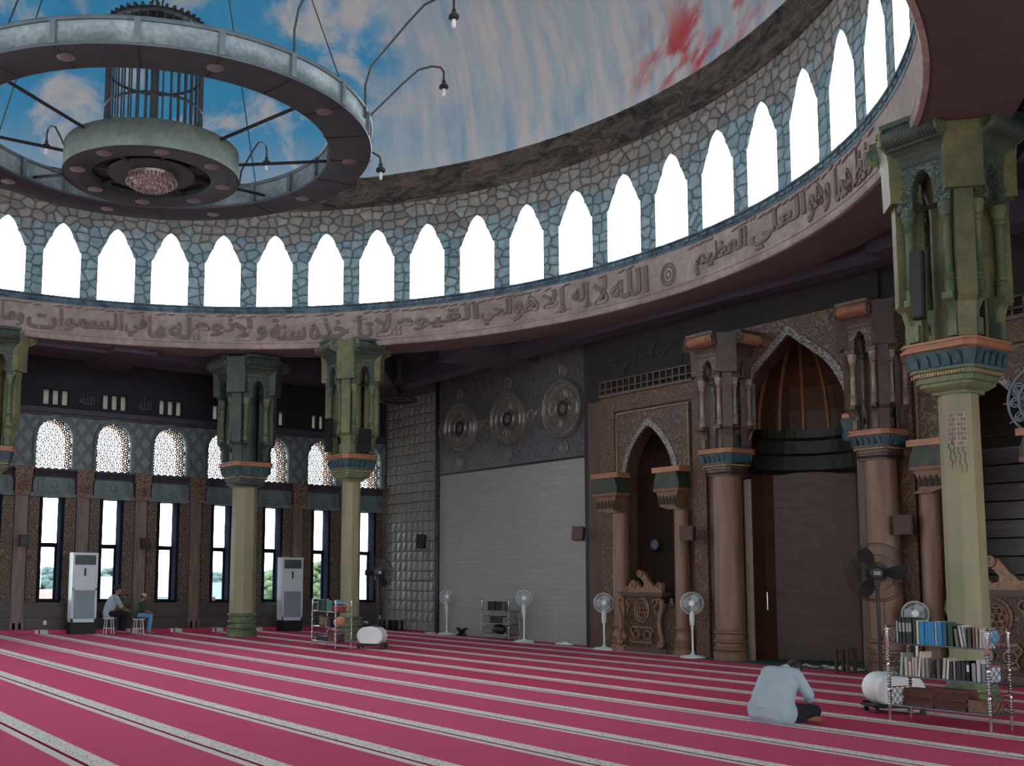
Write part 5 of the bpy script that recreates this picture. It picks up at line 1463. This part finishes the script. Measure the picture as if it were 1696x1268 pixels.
# feet
b.cap((.18,.31,.065),(.27,.31,.055),.038,.042,12); b.cap((.27,.31,.055),(.38,.33,.05),.042,.036,12)
for k in range(5): b.cap((.38,.33-.028+.014*k,.06-.006*k),(.41+.006*(2-abs(k-1)),.335-.03+.015*k,.062-.006*k),.012,.010,8)
b.cap((-.08,.46,.08),(-.26,.47,.045),.036,.03,12)
for k in range(5): b.cap((-.26,.445+.014*k,.05),(-.29,.445+.014*k,.05),.011,.009,8)
body = fuse(b,'body',M['skin'],t,.0065,3)
face_bits(hm, body)
h = MB().ell((0,-.02,.045),.087,.100,.092,18,12,hm).ell((0,-.06,-.01),.075,.055,.075,14,10,hm)
h.build('hair', M['hair'], t, smooth=True)
s = MB()
s.cap((-.05,-.03,.13),(-.05,.03,.28),.205,.20,18); s.cap((.05,-.03,.13),(.05,.03,.28),.205,.20,18); s.cap((-.13,-.0,.13),(.13,.0,.13),.18,.18,16); s.cap((-.05,.03,.28),(-.04,.14,.46),.20,.185,18); s.cap((.05,.03,.28),(.04,.14,.46),.20,.185,18)
s.cap((-.16,.19,.545),(.16,.19,.545),.095,.095,14); s.cap((-.09,.1,.42),(.09,.1,.42),.16,.16,14); s.cap((0,.22,.57),(0,.28,.60),.075,.066,12)
for sg in (-1,1):
    s.cap((sg*.19,.2,.545),(sg*.30,.27,.33),.082,.068,14); s.cap((sg*.30,.27,.33),(sg*.285,.305,.285),.068,.056,12)
for k, z in enumerate((.16,.2,.25,.09)):   # soft folds round the waist
    s.tube([((.2-.01*k)*sin(q)*1.02, -.02+.02*k-.2*cos(q), z+.03*cos(2*q+k)) for q in [-1.2+2.4*i/10 for i in range(11)]],.014,6)
fuse(s,'shirt',M['shirt'],t,.011,4)
p = MB()
for sg in (-1,1): p.cap((sg*.10,.0,.13),(sg*.31,.36,.14),.115,.082,14)
p.cap((.31,.36,.14),(.02,.43,.10),.078,.058,14); p.cap((-.31,.36,.14),(.12,.33,.085),.078,.05,14); p.cap((-.12,-.02,.10),(.12,-.02,.10),.10,.10,14)
p.cap((.08,-.1,.06),(.25,.2,.06),.06,.055,12)
fuse(p,'trousers',M['trouser'],t,.011,4)
# --- seated adult and child by the window wall (both face +Y)
def stool(label, loc, h, mat='white'):
    t = thing('stool', label, 'stool', loc)
    MB().lathe([(0,h-.03),(.17,h-.03),(.18,h-.015),(.17,h),(0,h)],20,cap=False).build('seat', M[mat], t, smooth=True)
    for k in range(4):
        a = PI/4+k*PI/2; MB().tube([(.12*cos(a),.12*sin(a),h-.03),(.17*cos(a),.17*sin(a),0)],.014,6).build('leg', M['white'], t)
    MB().ring((0,0,h*.35),.15,.009,'z',20,5).build('foot_ring', M['white'], t)
stool('white-legged stool under the seated adult by the window wall', (-30.55,10.12,0), .45)
stool('white-legged stool under the child in the white cap', (-30.5,10.98,0), .42)
def sitter(label, loc, k, seat, shirt, trous, cap_m, lean, rz):
    t = thing('person', label, 'person', loc, rz)
    K = Matrix.Translation((0,0,seat)) @ Matrix.Diagonal((k,k,k,1))
    P = lambda x, y, z: K @ Vector((x, y, z))
    b = MB(); c = lambda p, q, r0, r1: b.cap(P(*p),P(*q),r0*k,r1*k,12)
    c((0,0,.10),(0,.03,.28),.13,.125); c((0,.03,.28),(0,lean*.8,.46),.125,.13); c((-.13,lean*.9,.50),(.13,lean*.9,.50),.07,.07); c((0,lean,.52),(0,lean+.04,.62),.055,.05)
    hm = head(b,P(0,lean+.08,.73),(.0,1,-.25),(0,.2,1),k)
    an = -seat/k+.06
    for sg in (-1,1):
        el = (sg*.24,lean+.10,.26); wr = (sg*.15,lean+.34,.16)
        c((sg*.18,lean*.9,.49),el,.055,.042); c(el,wr,.042,.027)
        hand(b,P(*wr),(-sg*.2,1,-.25),(0,-.2,-1),k,.7)
        kn = (sg*.12,.42,.06)
        c((sg*.10,0,.09),kn,.085,.06); c(kn,(sg*.12,.38,an+.03),.055,.038)
        c((sg*.12,.35,an),(sg*.13,.54,an-.02),.036,.03)
        for j in range(5): c((sg*.13-.025+.0125*j,.54,an-.025),(sg*.13-.026+.013*j,.57,an-.03),.010,.008)
    body = fuse(b,'body',M['skin'],t,.009*max(k,.8),2); face_bits(hm, body)
    MB().ell((0,-.025,.035),.086,.098,.088,16,10,hm).build('hair', M['hair'], t, smooth=True)
    MB().lathe([(.094,.045),(.097,.06),(.094,.12),(.06,.135),(0,.14)],20,hm@T(0,-.012,0),cap=False).build('cap', M[cap_m], t, smooth=True)
    s = MB(); c = lambda p, q, r0, r1: s.cap(P(*p),P(*q),r0*k,r1*k,14)
    c((0,-.02,.06),(0,.02,.28),.175,.165); c((0,.02,.28),(0,lean*.75,.44),.165,.165); c((-.15,lean*.88,.50),(.15,lean*.88,.50),.088,.088); c((0,lean,.53),(0,lean+.02,.56),.07,.062)
    for sg in (-1,1): c((sg*.18,lean*.9,.49),(sg*.235,lean+.09,.28),.075,.066)
    fuse(s,'shirt',M[shirt],t,.013*max(k,.8),3)
    p = MB(); c = lambda a, q, r0, r1: p.cap(P(*a),P(*q),r0*k,r1*k,14)
    c((-.1,0,.075),(.1,0,.075),.11,.11)
    for sg in (-1,1): c((sg*.10,0,.085),(sg*.12,.43,.06),.10,.078); c((sg*.12,.43,.06),(sg*.12,.385,an+.06),.075,.06)
    fuse(p,'trousers',M[trous],t,.013*max(k,.8),3)
    return t
sitter('person in a pale blue shirt and dark cap seated on a stool by the wall', (-30.55,10.12,0), 1., .50, 'shirt', 'trouser', 'cap_k', .16, .1)
sitter('child in a white cap, green top and light blue trousers seated on a stool', (-30.5,10.98,0), .78, .46, 'green_shirt', 'blue_cloth', 'cap_w', .08, -.2)

# ------------------------------------------------------------------ outside the windows
def tree(label, loc, h, r, mat):
    t = thing('tree', label, 'tree', loc, 0, 'trees outside the windows')
    m = MB(); rr = random.Random(int(loc[1]*10))
    for k in range(420):
        a = rr.random()*2*PI; q = rr.random()**.5; z = rr.random()
        s = r*(.07+.06*rr.random()); e = math.sqrt(max(0,1-(2*z-1)**2))
        m.ell((r*.85*q*e*cos(a), r*.85*q*e*sin(a), h*.35+h*.65*z), s, s, s*.8, 6, 5)
    m.build('foliage', M[mat], t)
    MB().tube([(0,0,0),(.1,0,h*.3),(0,.1,h*.6)],[r*.12,r*.09,r*.05],8).build('trunk', M['bark'], t)
def house(label, loc, w, d, h, rmat):
    t = thing('building', label, 'building', loc, 0)
    MB().box(-d/2,d/2,-w/2,w/2,0,h).build('wall', M['outwall'], t)
    MB().prism([(-d/2-.3,h),(d/2+.3,h),(0,h+d*.32)],-w/2-.3,w/2+.3,lambda a,b,c:(a,c,b)).build('roof', M[rmat], t)
    for k in range(3): MB().box(d/2,d/2+.05,-w/2+w*(k+.6)/3.6-.4,-w/2+w*(k+.6)/3.6+.4,h*.4,h*.75).build('window', M['ac_g'], t)
tree('teal-green tree seen through the leftmost window', (-80,22.2,-6), 8.0, 4.2, 'leaf_t')
tree('teal tree peeping over the pale roof in the second window', (-95,31.6,-6), 8.2, 3.2, 'leaf_t')
tree('green tree seen through the window right of the dark column', (-60,29.9,-6), 8.0, 2.2, 'leaf')
tree('tall green tree seen through the window behind the second air conditioner', (-62,34.4,-6), 8.6, 2.4, 'leaf')
tree('dark teal tree behind the teal roof left of the dark column', (-85,37.3,-6), 7.9, 3.4, 'leaf_t')
house('house with a pale red roof outside the leftmost window', (-58,15.6,-6), 5, 6, 5.0, 'roof_r')
house('pale roofed house outside the second window', (-70,23.1,-6), 4, 6, 5.7, 'outwall')
house('pale roofed house outside the third window', (-84,32.2,-6), 4, 6, 6.1, 'outwall')
house('low teal-roofed shed outside the third window', (-48,18.9,-6), 2.2, 3, 5.7, 'roof_t')
house('teal-roofed hall outside the window left of the dark column', (-68,30.0,-6), 3., 6, 5.4, 'roof_t')
house('teal-roofed house outside the last window', (-54,33.0,-6), 2.4, 4, 5.2, 'roof_t')

# ------------------------------------------------------------------ daylight
w = bpy.data.worlds.new('overcast'); scene.world = w; w.use_nodes = True
bg = w.node_tree.nodes['Background']; bg.inputs[0].default_value = (.93,.97,1.,1); bg.inputs[1].default_value = 11.0
scene.view_settings.view_transform = 'Standard'; scene.view_settings.look = 'None'
scene.view_settings.gamma = 1; scene.view_settings.exposure = -.2
scene.view_settings.use_curve_mapping = False
